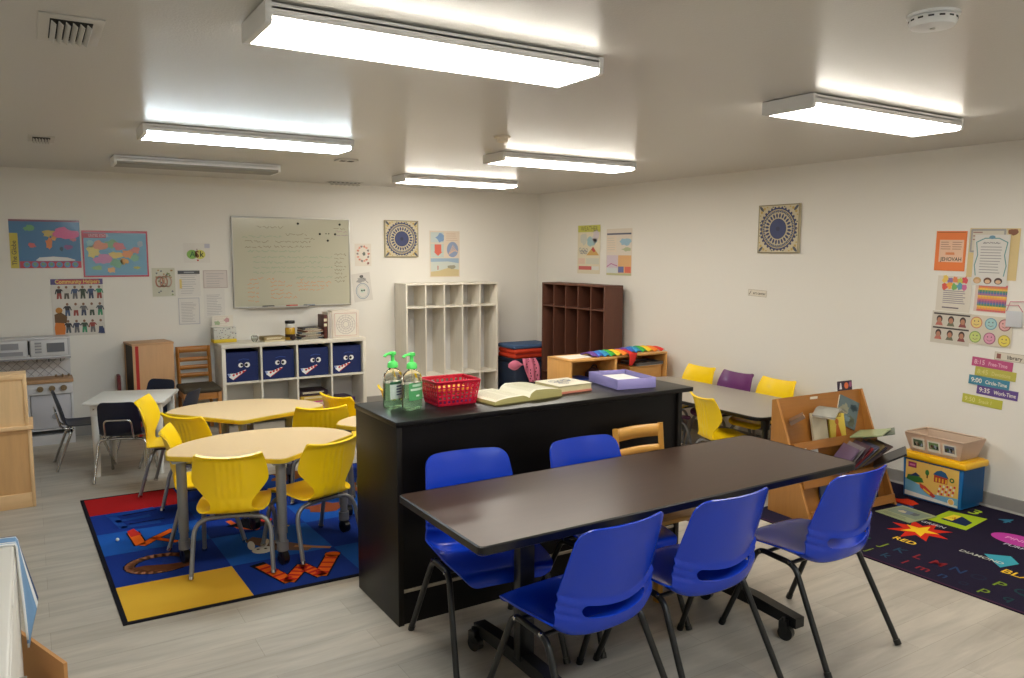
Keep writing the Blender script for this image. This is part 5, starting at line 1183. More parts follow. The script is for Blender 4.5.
s.ell(*bl(4.62, 3.1), 0.1, 0.1, Rg(50, 130, 70), 1); s.ell(*bl(4.6, 1.6), 0.12, 0.1, Rg(210, 120, 40), 1); s.poly([bl(4.8, 1.75), bl(4.8, 1.5), bl(5.1, 1.5), bl(5.1, 1.75)], Rg(60, 120, 190), 1)
o = s.build('alphabet_rug'); o.matrix_world = Matrix.Translation((3.935, 3.42, 0)) @ WRUG
tag(o, 'black alphabet rug with red star and colour words along the right wall', 'rug')
s = Sheet(0.25, 0.27, mt((150, 160, 120), 0.4), 0.004); s.rect(0.06, 0.3, 0.94, 0.9, Pc(110, 130, 110), 1); s.blob(0.5, 0.6, 0.25, 0.18, Pc(80, 100, 130), 2, 4); s.blob(0.35, 0.55, 0.12, 0.1, Pc(190, 180, 150), 3, 7); s.blob(0.68, 0.62, 0.1, 0.14, Pc(60, 70, 80), 3, 9); s.rows(0.1, 0.9, 0.1, 0.22, 3, 0.006, Pc(80, 90, 70), 1)
o = s.build('magazine'); o.matrix_world = TR(4.69, 2.965, 0.0095, -0.1) @ WRUG; tag(o, 'green magazine lying on the black rug in front of the book rack', 'magazine')

# ------------------------------------------------------------------ back wall
GL = lambda *c: mt(tuple(int(q * 0.78 + p * 0.22) for q, p in zip(c, (190, 196, 200))), 0.12, coat=0.6, bump=0.5, scale=7.0)
def countries(s, spec):
    for (x, y, rx, ry, c, sd) in spec: s.blob(x, y, rx, ry, GL(*c), 2 + sd % 3, sd, 16, 0.28)
s = Sheet(0.545, 0.43, GL(50, 106, 160), 0.001)
s.rect(0, 0.96, 1, 1, GL(120, 60, 80), 1); s.rect(0, 0, 0.115, 0.72, GL(206, 184, 50), 1); s.rect(0.125, 0, 1, 0.14, GL(190, 34, 56), 1)
for k in range(7): s.ell(0.22 + 0.115 * k, 0.07, 0.026, 0.026, GL(80, 130, 190), 4, 18); s.blob(0.22 + 0.115 * k, 0.08, 0.025, 0.03, GL(110, 150, 90), 5, k)
countries(s, [(0.55, 0.72, 0.09, 0.07, (200, 170, 70), 1), (0.78, 0.72, 0.17, 0.12, (220, 80, 140), 2), (0.55, 0.52, 0.05, 0.11, (226, 120, 60), 3), (0.31, 0.47, 0.05, 0.06, (214, 90, 90), 4), (0.28, 0.82, 0.07, 0.06, (90, 160, 100), 5), (0.82, 0.44, 0.06, 0.05, (130, 70, 130), 6), (0.72, 0.40, 0.03, 0.05, (30, 60, 80), 7), (0.62, 0.62, 0.04, 0.05, (230, 150, 70), 8), (0.90, 0.60, 0.05, 0.04, (190, 90, 110), 9)])
s.poly([(0.35, 0.16), (0.4, 0.22), (0.6, 0.24), (0.8, 0.22), (0.92, 0.17), (0.9, 0.15), (0.4, 0.15)], GL(225, 225, 225), 2)
s.write(0.085, 0.06, 'The Globe', 0.05, Pc(30, 30, 30), 2, 'L', 1.0, 0.01, PI / 2) 
hang(s, 'back', 'world_map', 'glossy world map poster with yellow strip down its left side', 'poster', -0.118, 1.56, 0)
s = Sheet(0.55, 0.43, GL(190, 50, 70), 0.001); s.rect(0.025, 0.035, 0.975, 0.95, GL(100, 160, 196), 1)
s.rect(0.02, 0.84, 0.36, 0.94, GL(180, 40, 60), 2)
countries(s, [(0.16, 0.55, 0.1, 0.13, (220, 200, 110), 1), (0.26, 0.68, 0.1, 0.1, (224, 140, 110), 2), (0.44, 0.72, 0.1, 0.09, (120, 170, 120), 3), (0.56, 0.66, 0.09, 0.1, (214, 110, 120), 4), (0.3, 0.38, 0.13, 0.1, (200, 120, 170), 5), (0.5, 0.48, 0.11, 0.07, (226, 190, 90), 6), (0.5, 0.3, 0.12, 0.1, (110, 170, 130), 7), (0.68, 0.5, 0.09, 0.09, (230, 140, 80), 8), (0.78, 0.42, 0.08, 0.08, (120, 180, 140), 9), (0.62, 0.34, 0.07, 0.06, (222, 160, 70), 10), (0.80, 0.58, 0.07, 0.07, (216, 120, 110), 11), (0.88, 0.72, 0.04, 0.08, (150, 170, 190), 12), (0.2, 0.2, 0.08, 0.05, (130, 180, 120), 13), (0.42, 0.15, 0.06, 0.06, (226, 170, 110), 14), (0.82, 0.2, 0.05, 0.03, (200, 200, 90), 15), (0.12, 0.72, 0.06, 0.08, (140, 190, 200), 16)])
s.write(0.10, 0.865, 'UNITED STATES', 0.033, GL(240, 210, 215), 3, 'L', 0.7)
hang(s, 'back', 'country_map', 'red-bordered United States map poster with many coloured states', 'poster', 0.44, 1.473, 0)
s = Sheet(0.42, 0.52, GL(222, 214, 206), 0.001)
s.rect(0, 0.90, 1, 1, GL(60, 44, 110), 1); s.rect(0.11, 0.905, 0.92, 0.99, GL(180, 50, 50), 2); s.write(0.515, 0.92, 'Community Helpers', 0.052, GL(244, 214, 90), 3, 'C', 0.85, 0.008)
fig = [(x, y) for y in (0.72, 0.42, 0.12) for x in (0.15, 0.29, 0.45, 0.60, 0.76, 0.92)]
R = random.Random(21); dark = [(40, 50, 80), (60, 70, 80), (30, 30, 36), (50, 70, 110), (70, 66, 60), (40, 130, 90), (140, 50, 44), (90, 90, 96), (44, 60, 50)]
for k, (x, y) in enumerate(fig):
    if x < 0.2 and y < 0.6: continue
    c = dark[R.randrange(9)]; c2 = dark[R.randrange(9)]; h = 0.055; w_ = 0.017
    top = [c, (200, 196, 190)][R.randrange(2)] if k % 3 else c
    s.ell(x, y + 0.135, 0.011, 0.013, Pc(120, 80, 60), 2, 10); s.poly([(x - 0.05, y + 0.105), (x + 0.05, y + 0.105), (x + 0.038, y + 0.02), (x - 0.038, y + 0.02)], Pc(*top), 2)
    s.poly([(x - 0.04, y + 0.03), (x + 0.042, y + 0.03), (x + 0.05, y - 0.07), (x + 0.012, y - 0.07), (x, y), (x - 0.012, y - 0.07), (x - 0.05, y - 0.07)], Pc(*c2), 3)
    s.line([(x - 0.05, y + 0.09), (x - 0.07, y + 0.02 + 0.04 * (k % 2))], 0.009, Pc(*top), 3); s.line([(x + 0.05, y + 0.09), (x + 0.072, y + 0.03 + 0.03 * ((k + 1) % 2))], 0.009, Pc(*top), 3)
s.poly([(0.92, 0.02), (0.99, 0.02), (0.98, 0.12), (0.9, 0.13), (0.86, 0.03)], Pc(30, 44, 90), 4)
s.poly([(0.04, 0.02), (0.22, 0.02), (0.24, 0.14), (0.2, 0.28), (0.06, 0.28), (0.03, 0.15)], Pc(214, 110, 30), 3); s.poly([(0.04, 0.24), (0.26, 0.22), (0.28, 0.34), (0.16, 0.42), (0.04, 0.38)], Pc(90, 60, 30), 4); s.ell(0.13, 0.45, 0.028, 0.028, Pc(190, 120, 40), 4)
hang(s, 'back', 'helpers_poster', 'Community Helpers poster with rows of standing people', 'poster', 0.172, 0.94, 0)
s = Sheet(0.205, 0.275, Pc(206, 206, 188), 0.001)
for k in range(26): R = random.Random(k); s.blob(0.1 + 0.8 * R.random(), 0.05 + 0.9 * R.random(), 0.04, 0.03, Pc(*[(130, 150, 90), (90, 100, 110), (180, 140, 90)][k % 3]), 1, k)
for k in range(3): s.ring(0.32 + 0.18 * k, 0.52, 0.032, 0.012, Pc(200, 120 + 20 * k, 100 + 20 * k), 3, 16, ry=0.05)
hang(s, 'back', 'child_drawing', 'green speckled child drawing with round houses, left of printed sheets', 'drawing', 1.013, 1.28, 0)
def printed(nm, label, W, Hh, u, z, n, border=None, head=None, tilt=0, extra=None, col=(224, 222, 218)):
    s = Sheet(W, Hh, Pc(*col), 0.001)
    if border: s.line([(0.03, 0.03), (0.97, 0.03), (0.97, 0.97), (0.03, 0.97)], 0.005, Pc(*border), 1, True)
    if head: s.rect(0.02, 0.84, 0.98, 0.97, Pc(*head), 2); s.line([(0.3, 0.905), (0.72, 0.905)], 0.012, Pc(150, 152, 160), 3)
    s.rows(0.14, 0.86, 0.12, 0.80, n, 0.004, Pc(160, 158, 164), 1, len(label), 0.35)
    if extra: extra(s)
    return hang(s, 'back', nm, label, 'paper', u, z, tilt)
printed('notice_sheet', 'printed sheet with dark top bar and yellow mark below the ASK sign', 0.21, 0.26, 1.24, 1.275, 9, head=(60, 64, 72), extra=lambda s: s.rect(0.08, 0.3, 0.18, 0.65, Pc(226, 200, 110), 2))
printed('notice_sheet', 'thin-bordered printed sheet lowest on the wall above the dining chair', 0.20, 0.27, 1.236, 0.995, 13, border=(170, 170, 184))
printed('notice_sheet', 'wide bordered printed sheet nearest the whiteboard edge', 0.235, 0.18, 1.475, 1.35, 6, border=(170, 150, 150), col=(212, 204, 200))
printed('notice_sheet', 'plain printed sheet above the tissue box, below the wide bordered sheet', 0.20, 0.29, 1.475, 1.05, 13)
s = Sheet(0.245, 0.19, Pc(226, 223, 217), 0.001); s.ell(0.32, 0.42, 0.05, 0.045, Pc(120, 176, 70), 1); s.ell(0.62, 0.42, 0.05, 0.045, Pc(210, 210, 90), 1)
s.write(0.33, 0.30, 'A', 0.075, Pc(30, 90, 44), 2, 'C', 0.9, 0.02); s.write(0.51, 0.27, 'S', 0.09, Pc(120, 50, 30), 3, 'C', 0.9, 0.02); s.line([(0.51, 0.62), (0.51, 0.70)], 0.006, Pc(120, 50, 30), 3); s.write(0.69, 0.30, 'k', 0.08, Pc(24, 40, 20), 2, 'C', 0.9, 0.02); s.ell(0.53, 0.12, 0.009, 0.009, Pc(190, 40, 30), 2); s.rect(0.8, 0.75, 1.0, 0.97, Pc(186, 186, 206), 1)
hang(s, 'back', 'ask_sign', 'small white sign with colourful letters on green blobs, left of whiteboard', 'sign', 1.305, 1.605, 0)

# whiteboard
r = thing('whiteboard', 'large whiteboard with faded handwriting above the cube shelf', 'whiteboard', (1.765, YB - 0.02, 1.15))
W_, H_ = 1.222, 0.908
BRDM = mt((190, 188, 168), 0.12, coat=0.3)
ALU = mt((178, 176, 170), 0.35, metal=0.4)
m = MB(); m.box(0, W_, 0, 0.014, 0, H_, BRDM); m.build('board', r)
for a in ((-0.008, W_ + 0.008, H_ - 0.006, H_ + 0.01), (-0.008, W_ + 0.008, -0.01, 0.006)):
    m = MB(); m.box(a[0], a[1], -0.006, 0.016, a[2], a[3], ALU, 0.002); m.build('frame_rail', r)
for a in ((-0.008, 0.006), (W_ - 0.006, W_ + 0.008)):
    m = MB(); m.box(a[0], a[1], -0.006, 0.016, 0.006, H_ - 0.006, ALU, 0.002); m.build('frame_rail', r)
m = MB(); m.box(0.12, 0.75, -0.05, -0.006, -0.012, -0.004, ALU, 0.002); m.box(0.12, 0.75, -0.053, -0.05, -0.012, 0.004, ALU); m.build('pen_tray', r)
def wr(x0, x1, y, c, sd, h=0.026, w=0.0045):
    s = Sheet(W_, H_, None, 0.0); s.scribble(x0, x1, y, h, w, mt(c, 0.4), 1, sd)
    o = s.build('handwriting_line', r); o.matrix_local = Matrix.Translation((0, -0.0004, 0)) @ WB
G1, TE, OR = (132, 124, 110), (140, 168, 144), (214, 140, 100)
wr(0.20, 0.42, 0.90, G1, 1); wr(0.44, 0.62, 0.82, G1, 2); wr(0.60, 0.69, 0.775, G1, 3); wr(0.08, 0.40, 0.79, TE, 4); wr(0.10, 0.30, 0.735, G1, 5); wr(0.35, 0.65, 0.735, G1, 6); wr(0.10, 0.32, 0.675, G1, 7); wr(0.34, 0.66, 0.68, G1, 8); wr(0.12, 0.56, 0.63, TE, 9)
for k in range(4):
    wr(0.16, 0.84 - 0.1 * (k % 2), 0.56 - 0.058 * k, TE, 10 + k)
wr(0.52, 0.84, 0.325, TE, 15); wr(0.86, 0.98, 0.90, G1, 16); wr(0.88, 0.98, 0.86, (170, 140, 150), 17); wr(0.88, 0.99, 0.82, (150, 130, 150), 18)
for k in range(8): wr(0.86, 0.97 - 0.02 * (k % 3), 0.59 - 0.045 * k, G1, 20 + k)
wr(0.13, 0.24, 0.315, OR, 30); wr(0.27, 0.33, 0.315, OR, 31)
for k in range(5):
    wr(0.11, 0.20, 0.26 - 0.05 * k, OR, 32 + k); wr(0.30, 0.42 + 0.06 * (k % 2) + (0.1 if k == 4 else 0), 0.28 - 0.045 * k, OR, 40 + k)
for k in range(3): wr(0.52 + 0.01 * k, 0.84 - 0.04 * k, 0.265 - 0.04 * k, OR, 50 + k)
wr(0.55, 0.60, 0.30, OR, 55)
for k, (x, y, lb) in enumerate([(0.545, 0.945, 'black round magnet at the top middle of the whiteboard'), (0.915, 0.945, 'black round magnet in the top right corner of the whiteboard'), (0.735, 0.83, 'black round magnet left of two small dots on the whiteboard'), (0.872, 0.83, 'black round magnet right of two small dots on the whiteboard'), (0.805, 0.755, 'black round magnet lowest of the group on the whiteboard')]):
    m = MB(); m.lathe([(0.0115, 0), (0.012, 0.002), (0.011, 0.007), (0.006, 0.008)], DK, 16); o = m.build('magnet'); o.matrix_world = Matrix.Translation((1.765 + x * W_, YB - 0.0215, 1.15 + y * H_)) @ WB; tag(o, lb, 'magnet', 'magnets on the whiteboard')
for x, lb in ((0.79, 'tiny black magnet, left of the pair in middle of upper right magnets'), (0.815, 'tiny black magnet, right of the pair in middle of upper right magnets')):
    m = MB(); m.lathe([(0.006, 0), (0.006, 0.004), (0.003, 0.005)], DK, 12); o = m.build('magnet'); o.matrix_world = Matrix.Translation((1.765 + x * W_, YB - 0.0215, 1.15 + 0.835 * H_)) @ WB; tag(o, lb, 'magnet', 'magnets on the whiteboard')
for x, c, lb in ((0.27, (50, 50, 50), 'black marker in the whiteboard pen tray'), (0.47, (206, 70, 40), 'orange red marker in the whiteboard pen tray'), (0.62, (120, 130, 140), 'grey marker in whiteboard pen tray, rightmost')):
    t_ = thing('marker', lb, 'marker', (1.765 + x * W_ - 0.06, YB - 0.048, 1.1548), 0, 'markers in the pen tray')
    m = MB(); m.cyl((0.035, 0, 0), (0.12, 0, 0), 0.0085, mt(c, 0.4), 12); m.build('barrel', t_); m = MB(); m.cyl((0, 0, 0), (0.036, 0, 0), 0.0088, mt(tuple(int(q * 0.7) for q in c), 0.4), 12); m.build('cap', t_)

s = Sheet(0.19, 0.245, Pc(226, 218, 206), 0.001)
for k in range(14): a = 2 * PI * k / 14; s.blob(0.5 + 0.34 * math.cos(a), 0.55 + 0.33 * math.sin(a), 0.07, 0.05, Pc(*[(206, 120, 100), (120, 110, 110), (220, 150, 130)][k % 3]), 1, k)
s.blob(0.55, 0.55, 0.1, 0.08, Pc(90, 100, 90), 2, 3); s.blob(0.8, 0.12, 0.07, 0.05, Pc(120, 60, 60), 2, 5)
hang(s, 'back', 'child_drawing', 'drawing with red speckles, upper of two right of the whiteboard', 'drawing', 3.055, 1.562, 0)
s = Sheet(0.215, 0.31, Pc(216, 212, 206), 0.001); s.ring(0.5, 0.36, 0.075, 0.008, Pc(130, 150, 170), 1, 28, ry=0.085); s.ring(0.5, 0.36, 0.06, 0.004, Pc(150, 180, 180), 1, 28, ry=0.07); s.blob(0.5, 0.38, 0.13, 0.08, Pc(190, 214, 200), 2, 2)
s.ell(0.46, 0.38, 0.009, 0.01, DK, 3); s.ell(0.58, 0.38, 0.009, 0.01, DK, 3); s.blob(0.55, 0.88, 0.1, 0.06, Pc(50, 50, 50), 1, 4); s.blob(0.5, 0.75, 0.25, 0.08, Pc(150, 150, 150), 1, 5); s.line([(0.5, 0.9), (0.85, 0.62)], 0.006, Pc(110, 110, 110), 2)
hang(s, 'back', 'child_drawing', 'tilted drawing of a round face, lower of two right of the whiteboard', 'drawing', 3.045, 1.163, 0.12)

# patterned tile panels
def medallion(name, label, wall, u, z, W=0.41, Hh=0.41):
    r = thing(name, label, 'wall art', (u + W / 2, YB - 0.0, z) if wall == 'back' else (XR, u - W / 2, z), 0, 'medallion panels')
    NV, CR_, YL2 = Pc(36, 48, 96), Pc(206, 194, 160), Pc(190, 160, 84)
    s = Sheet(W, Hh, CR_, 0.02); mm = mt((60, 60, 56), 0.5)
    s.line([(0.01, 0.01), (0.99, 0.01), (0.99, 0.99), (0.01, 0.99)], 0.008, Pc(120, 110, 80), 1, True)
    s.ring(0.5, 0.5, 0.172, 0.012, NV, 1, 48); s.ring(0.5, 0.5, 0.150, 0.020, Pc(70, 84, 120), 1, 48)
    for k in range(32):
        a = 2 * PI * k / 32; s.ell(0.5 + 0.435 * math.cos(a), 0.5 + 0.435 * math.sin(a), 0.012, 0.011, NV, 2, 10, a)
    for k in range(24):
        a = 2 * PI * k / 24; s.ell(0.5 + 0.345 * math.cos(a), 0.5 + 0.345 * math.sin(a), 0.024, 0.009, CR_, 3, 10, a); s.ell(0.5 + 0.36 * math.cos(a), 0.5 + 0.36 * math.sin(a), 0.014, 0.005, NV, 4, 8, a)
    for k in range(24):
        a = 2 * PI * (k + 0.5) / 24; s.ell(0.5 + 0.275 * math.cos(a), 0.5 + 0.275 * math.sin(a), 0.020, 0.010, NV, 3, 10, a); s.ell(0.5 + 0.385 * math.cos(a), 0.5 + 0.385 * math.sin(a), 0.007, 0.006, YL2, 3, 8)
    s.ell(0.5, 0.5, 0.086, 0.086, NV, 5, 36); s.ring(0.5, 0.5, 0.090, 0.006, CR_, 6, 36); s.ell(0.5, 0.5, 0.02, 0.02, Pc(24, 30, 66), 6)
    for cx_ in (0.08, 0.92):
        for cy_ in (0.08, 0.92):
            s.ell(cx_, cy_, 0.03, 0.012, Pc(60, 66, 80), 2, 12, math.atan2(cy_ - 0.5, cx_ - 0.5)); s.ell(cx_ + 0.07 * (1 if cx_ < .5 else -1), cy_, 0.012, 0.012, YL2, 2); s.ell(cx_, cy_ + 0.07 * (1 if cy_ < .5 else -1), 0.012, 0.012, YL2, 2)
    for k in range(5):
        t_ = 0.22 + 0.14 * k
        for p in ((t_, 0.05), (t_, 0.95), (0.05, t_), (0.95, t_)): s.ell(p[0], p[1], 0.009, 0.006, Pc(90, 96, 90) if k % 2 else YL2, 2, 8)
    o = s.build('tile_panel', r)
    o.matrix_world = Matrix.Translation((u, YB - 0.003, z) if wall == 'back' else (XR - 0.003, u, z)) @ (WB if wall == 'back' else WR)
    o.matrix_parent_inverse = Matrix.Identity(4); o.matrix_local = Matrix.Translation(-Vector(r.location)) @ Matrix.Translation((u, YB - 0.003, z) if wall == 'back' else (XR - 0.003, u, z)) @ (WB if wall == 'back' else WR)
    return r
medallion('medallion_panel', 'square blue medallion panel on the back wall above the white lockers', 'back', 3.40, 1.66)
medallion('medallion_panel', 'square blue medallion panel alone in the middle of the right wall', 'right', 4.68, 1.715, 0.425, 0.41)

def weather_back():
    s = Sheet(0.39, 0.535, Pc(222, 206, 186), 0.001)
    s.rect(0.03, 0.75, 0.46, 0.97, Pc(190, 206, 206), 1); s.blob(0.35, 0.86, 0.14, 0.09, Pc(110, 150, 200), 2, 3); s.rect(0.03, 0.43, 0.46, 0.72, Pc(190, 206, 200), 1)
    s.poly([(0.16, 0.71), (0.38, 0.71), (0.38, 0.55), (0.42, 0.55), (0.27, 0.46), (0.13, 0.55), (0.16, 0.55)], Pc(220, 90, 70), 2)
    s.ell(0.76, 0.60, 0.075, 0.09, Pc(130, 150, 190), 1, 28)
    for k in range(6): s.line([(0.62 + 0.04 * k, 0.48 + 0.02 * k), (0.78 + 0.03 * k, 0.70 - 0.03 * k)], 0.008, Pc(220, 180, 150), 2)
    s.rect(0.03, 0.02, 0.97, 0.41, Pc(196, 206, 200), 1); s.poly([(0.03, 0.41), (0.97, 0.41), (0.97, 0.3), (0.6, 0.34), (0.03, 0.33)], Pc(140, 170, 200), 2); s.poly([(0.03, 0.02), (0.97, 0.02), (0.97, 0.16), (0.6, 0.2), (0.3, 0.14), (0.03, 0.12)], Pc(200, 180, 130), 2)
    s.blob(0.75, 0.22, 0.14, 0.05, Pc(140, 140, 120), 3, 4); s.rect(0.25, 0.16, 0.28, 0.25, Pc(180, 60, 50), 3); s.rows(0.55, 0.95, 0.8, 0.94, 4, 0.006, Pc(200, 170, 150), 1)
    hang(s, 'back', 'weather_chart', 'weather chart with a red arrow, on back wall beside the corner', 'poster', 3.962, 1.428, 0)
weather_back()

# ------------------------------------------------------------------ right wall (u is the y of the sheet's left edge)
s = Sheet(0.42, 0.55, Pc(222, 212, 184), 0.001); s.rect(0.02, 0.86, 1, 1, Pc(196, 196, 70), 1); s.write(0.52, 0.885, 'WEATHER', 0.075, Pc(110, 110, 50), 2, 'C', 0.9, 0.004)
s.poly([(0.4, 0.38), (0.7, 0.56), (0.96, 0.38)], Pc(206, 160, 80), 2); s.poly([(0.62, 0.5), (0.7, 0.56), (0.8, 0.47), (0.74, 0.44)], Pc(190, 60, 60), 3); s.blob(0.62, 0.66, 0.2, 0.1, Pc(150, 190, 200), 1, 2); s.blob(0.3, 0.72, 0.15, 0.14, Pc(196, 200, 190), 1, 4); s.blob(0.8, 0.76, 0.14, 0.12, Pc(200, 190, 200), 1, 5)
for k in range(7): s.ring(0.12 + 0.05 * k, 0.5 - 0.06 * abs(math.sin(k)), 0.02, 0.005, Pc(110, 120, 140), 2, 10)
s.rect(0.04, 0.2, 0.34, 0.32, Pc(222, 190, 170), 1); s.rect(0.38, 0.2, 0.96, 0.32, Pc(206, 206, 190), 1); s.rect(0.06, 0.08, 0.96, 0.155, Pc(220, 220, 216), 1); s.rect(0.06, 0.08, 0.64, 0.155, Pc(200, 80, 80), 2)
hang(s, 'right', 'weather_poster', 'poster titled WEATHER with green heading, above the dark locker', 'poster', 7.335, 1.478, 0)
s = Sheet(0.43, 0.505, Pc(220, 210, 196), 0.001); s.rect(0.02, 0.87, 0.97, 0.905, Pc(70, 74, 100), 1); s.blob(0.75, 0.72, 0.2, 0.08, Pc(140, 180, 206), 1, 6); s.rect(0.03, 0.5, 0.4, 0.85, Pc(226, 210, 190), 1); s.blob(0.8, 0.56, 0.18, 0.04, Pc(170, 180, 140), 1, 3)
s.rect(0.02, 0.05, 0.46, 0.43, Pc(206, 190, 206), 1); s.rect(0.48, 0.05, 0.98, 0.43, Pc(226, 170, 110), 1); s.rect(0.48, 0.06, 0.70, 0.19, Pc(90, 100, 160), 2); s.rect(0.74, 0.06, 0.97, 0.19, Pc(214, 90, 70), 2); s.line([(0.03, 0.18), (0.2, 0.25), (0.45, 0.2)], 0.01, Pc(180, 90, 150), 2); s.rect(0.02, 0.05, 0.46, 0.16, Pc(206, 214, 214), 2); s.rect(0.02, 0, 0.98, 0.045, Pc(190, 190, 140), 1); s.rows(0.05, 0.38, 0.55, 0.8, 6, 0.005, Pc(190, 190, 180), 2)
hang(s, 'right', 'weather_chart', 'pale weather chart with orange square, right of the WEATHER poster', 'poster', 6.803, 1.472, 0)
s = Sheet(0.205, 0.058, Pc(222, 214, 200), 0.0015); s.line([(0.01, 0.03), (0.99, 0.03), (0.99, 0.97), (0.01, 0.97)], 0.002, Pc(120, 110, 100), 1, True); s.write(0.28, 0.3, 'art center', 0.034, Pc(50, 44, 40), 2, 'L', 1, 0.012); s.line([(0.06, 0.2), (0.12, 0.5), (0.16, 0.75)], 0.006, Pc(60, 50, 44), 2)
hang(s, 'right', 'area_label', 'small white name strip alone on right wall under the medallion panel', 'sign', 4.783, 1.338, -0.04)
s = Sheet(0.212, 0.275, Pc(236, 112, 44), 0.001); s.rect(0.13, 0.22, 0.92, 0.78, Pc(232, 188, 158), 1); s.write(0.53, 0.25, 'JEHOVAH', 0.037, Pc(40, 34, 34), 2, 'C', 0.92, 0.014); s.rows(0.18, 0.5, 0.55, 0.72, 4, 0.006, Pc(180, 130, 110), 2, 2); s.rows(0.56, 0.88, 0.55, 0.72, 4, 0.006, Pc(180, 130, 110), 2, 3); s.rows(0.36, 0.7, 0.42, 0.45, 2, 0.008, Pc(220, 120, 70), 2); s.line([(0.05, 0.965), (0.95, 0.965)], 0.004, Pc(150, 70, 30), 1)
hang(s, 'right', 'orange_sign', 'bright orange sign reading JEHOVAH on the right wall', 'sign', 3.115, 1.595, -0.02)
s = Sheet(0.32, 0.34, Pc(216, 190, 130), 0.001); s.rect(0.05, 0.55, 0.75, 0.96, Pc(206, 196, 176), 1); s.blob(0.88, 0.93, 0.1, 0.07, Pc(120, 70, 50), 2, 4)
hang(s, 'right', 'folder_sheet', 'manila folder behind the framed letter on the right wall', 'folder', 2.89, 1.545, -0.03)
s = Sheet(0.225, 0.16, Pc(206, 200, 184), 0.001); s.line([(0.03, 0.05), (0.97, 0.05), (0.97, 0.95), (0.03, 0.95)], 0.012, Pc(150, 150, 150), 1, True); s.rows(0.08, 0.4, 0.55, 0.85, 3, 0.008, Pc(150, 110, 110), 2); s.blob(0.75, 0.6, 0.08, 0.12, Pc(140, 110, 60), 2, 5)
hang(s, 'right', 'award_sheet', 'bordered sheet partly covered by the framed letter on right wall', 'paper', 2.875, 1.72, -0.02, off=0.0065)
s = Sheet(0.225, 0.34, Pc(216, 215, 212), 0.001)
s.line([(0.1, 0.2), (0.05, 0.4), (0.12, 0.6), (0.06, 0.85), (0.3, 0.93), (0.7, 0.93), (0.94, 0.85), (0.88, 0.6), (0.95, 0.4), (0.9, 0.2)], 0.007, Pc(90, 150, 150), 1); s.scribble(0.25, 0.75, 0.84, 0.035, 0.004, Pc(120, 120, 126), 2, 9); s.rows(0.2, 0.8, 0.26, 0.76, 10, 0.005, Pc(140, 140, 146), 1, 4, 0.15); s.ell(0.5, 0.95, 0.02, 0.012, Pc(90, 140, 170), 2)
for k, c in enumerate(((190, 150, 90), (80, 44, 30), (60, 44, 40))): s.ell(0.17 + 0.3 * k, 0.1, 0.026, 0.022, Pc(*c), 2); s.ell(0.17 + 0.3 * k, 0.085, 0.017, 0.013, Pc(214, 170, 130), 3)
hang(s, 'right', 'framed_letter', 'letter with teal scroll border and three heads at its foot', 'paper', 2.848, 1.50, -0.02, off=0.0105)
s = Sheet(0.235, 0.245, Pc(216, 208, 196), 0.001)
cb = [(220, 70, 60), (240, 160, 50), (100, 170, 80), (80, 150, 180), (200, 90, 150), (240, 200, 80), (130, 100, 170), (230, 120, 70), (190, 190, 70), (210, 60, 70)]
for k in range(10): s.blob(0.22 + 0.145 * (k % 5), 0.70 + 0.17 * (k // 5) + 0.03 * (k % 2), 0.085, 0.10, Pc(*cb[k]), 1 + k % 2, k)
s.rows(0.2, 0.85, 0.24, 0.58, 7, 0.006, Pc(140, 130, 140), 1, 7, 0.2); s.rows(0.2, 0.8, 0.1, 0.1, 1, 0.009, Pc(90, 80, 90), 1)
hang(s, 'right', 'fruit_sheet', 'white sheet with a heap of colourful cartoon fruit at its top', 'paper', 3.085, 1.315, -0.03, off=0.0055)
s = Sheet(0.205, 0.185, Pc(214, 190, 180), 0.001)
bc = [(214, 80, 90), (236, 150, 60), (240, 190, 60), (60, 130, 90), (60, 100, 160), (130, 70, 130), (200, 80, 110), (236, 150, 60), (240, 190, 60), (150, 90, 150), (60, 100, 150), (60, 130, 90), (236, 190, 60), (230, 120, 60), (214, 80, 110)]
for k in range(15): s.rect(0.1, 0.02 + 0.96 * k / 15, 1.0, 0.02 + 0.96 * (k + 1) / 15, Pc(*bc[k]), 1)
for k in range(10): s.line([(0.14 + 0.09 * k, 0.02), (0.14 + 0.09 * k, 0.98)], 0.002, Pc(190, 130, 110), 2)
hang(s, 'right', 'colour_chart', 'striped rainbow colour chart beside the hanging clear pocket', 'poster', 2.825, 1.325, -0.03)
s = Sheet(0.27, 0.225, Pc(200, 194, 182), 0.001)
for y in (0.90, 0.46): s.rect(0.04, y, 0.97, y + 0.05, Pc(44, 40, 40), 1)
for k in range(6):
    x, y = 0.2 + 0.3 * (k % 3), 0.64 - 0.44 * (k // 3); s.ell(x, y + 0.12, 0.021, 0.026, Pc(50, 34, 30), 2); s.ell(x, y + 0.085, 0.015, 0.019, Pc(170, 110, 84), 3); s.poly([(x - 0.1, y - 0.08), (x + 0.1, y - 0.08), (x + 0.06, y + 0.03), (x - 0.06, y + 0.03)], Pc(*[(180, 90, 80), (90, 90, 70), (120, 50, 50)][k % 3]), 2)
hang(s, 'right', 'portrait_sheet', 'sheet with two rows of three small portraits on the right wall', 'paper', 3.11, 1.085, -0.03)
s = Sheet(0.275, 0.20, Pc(206, 198, 180), 0.001)
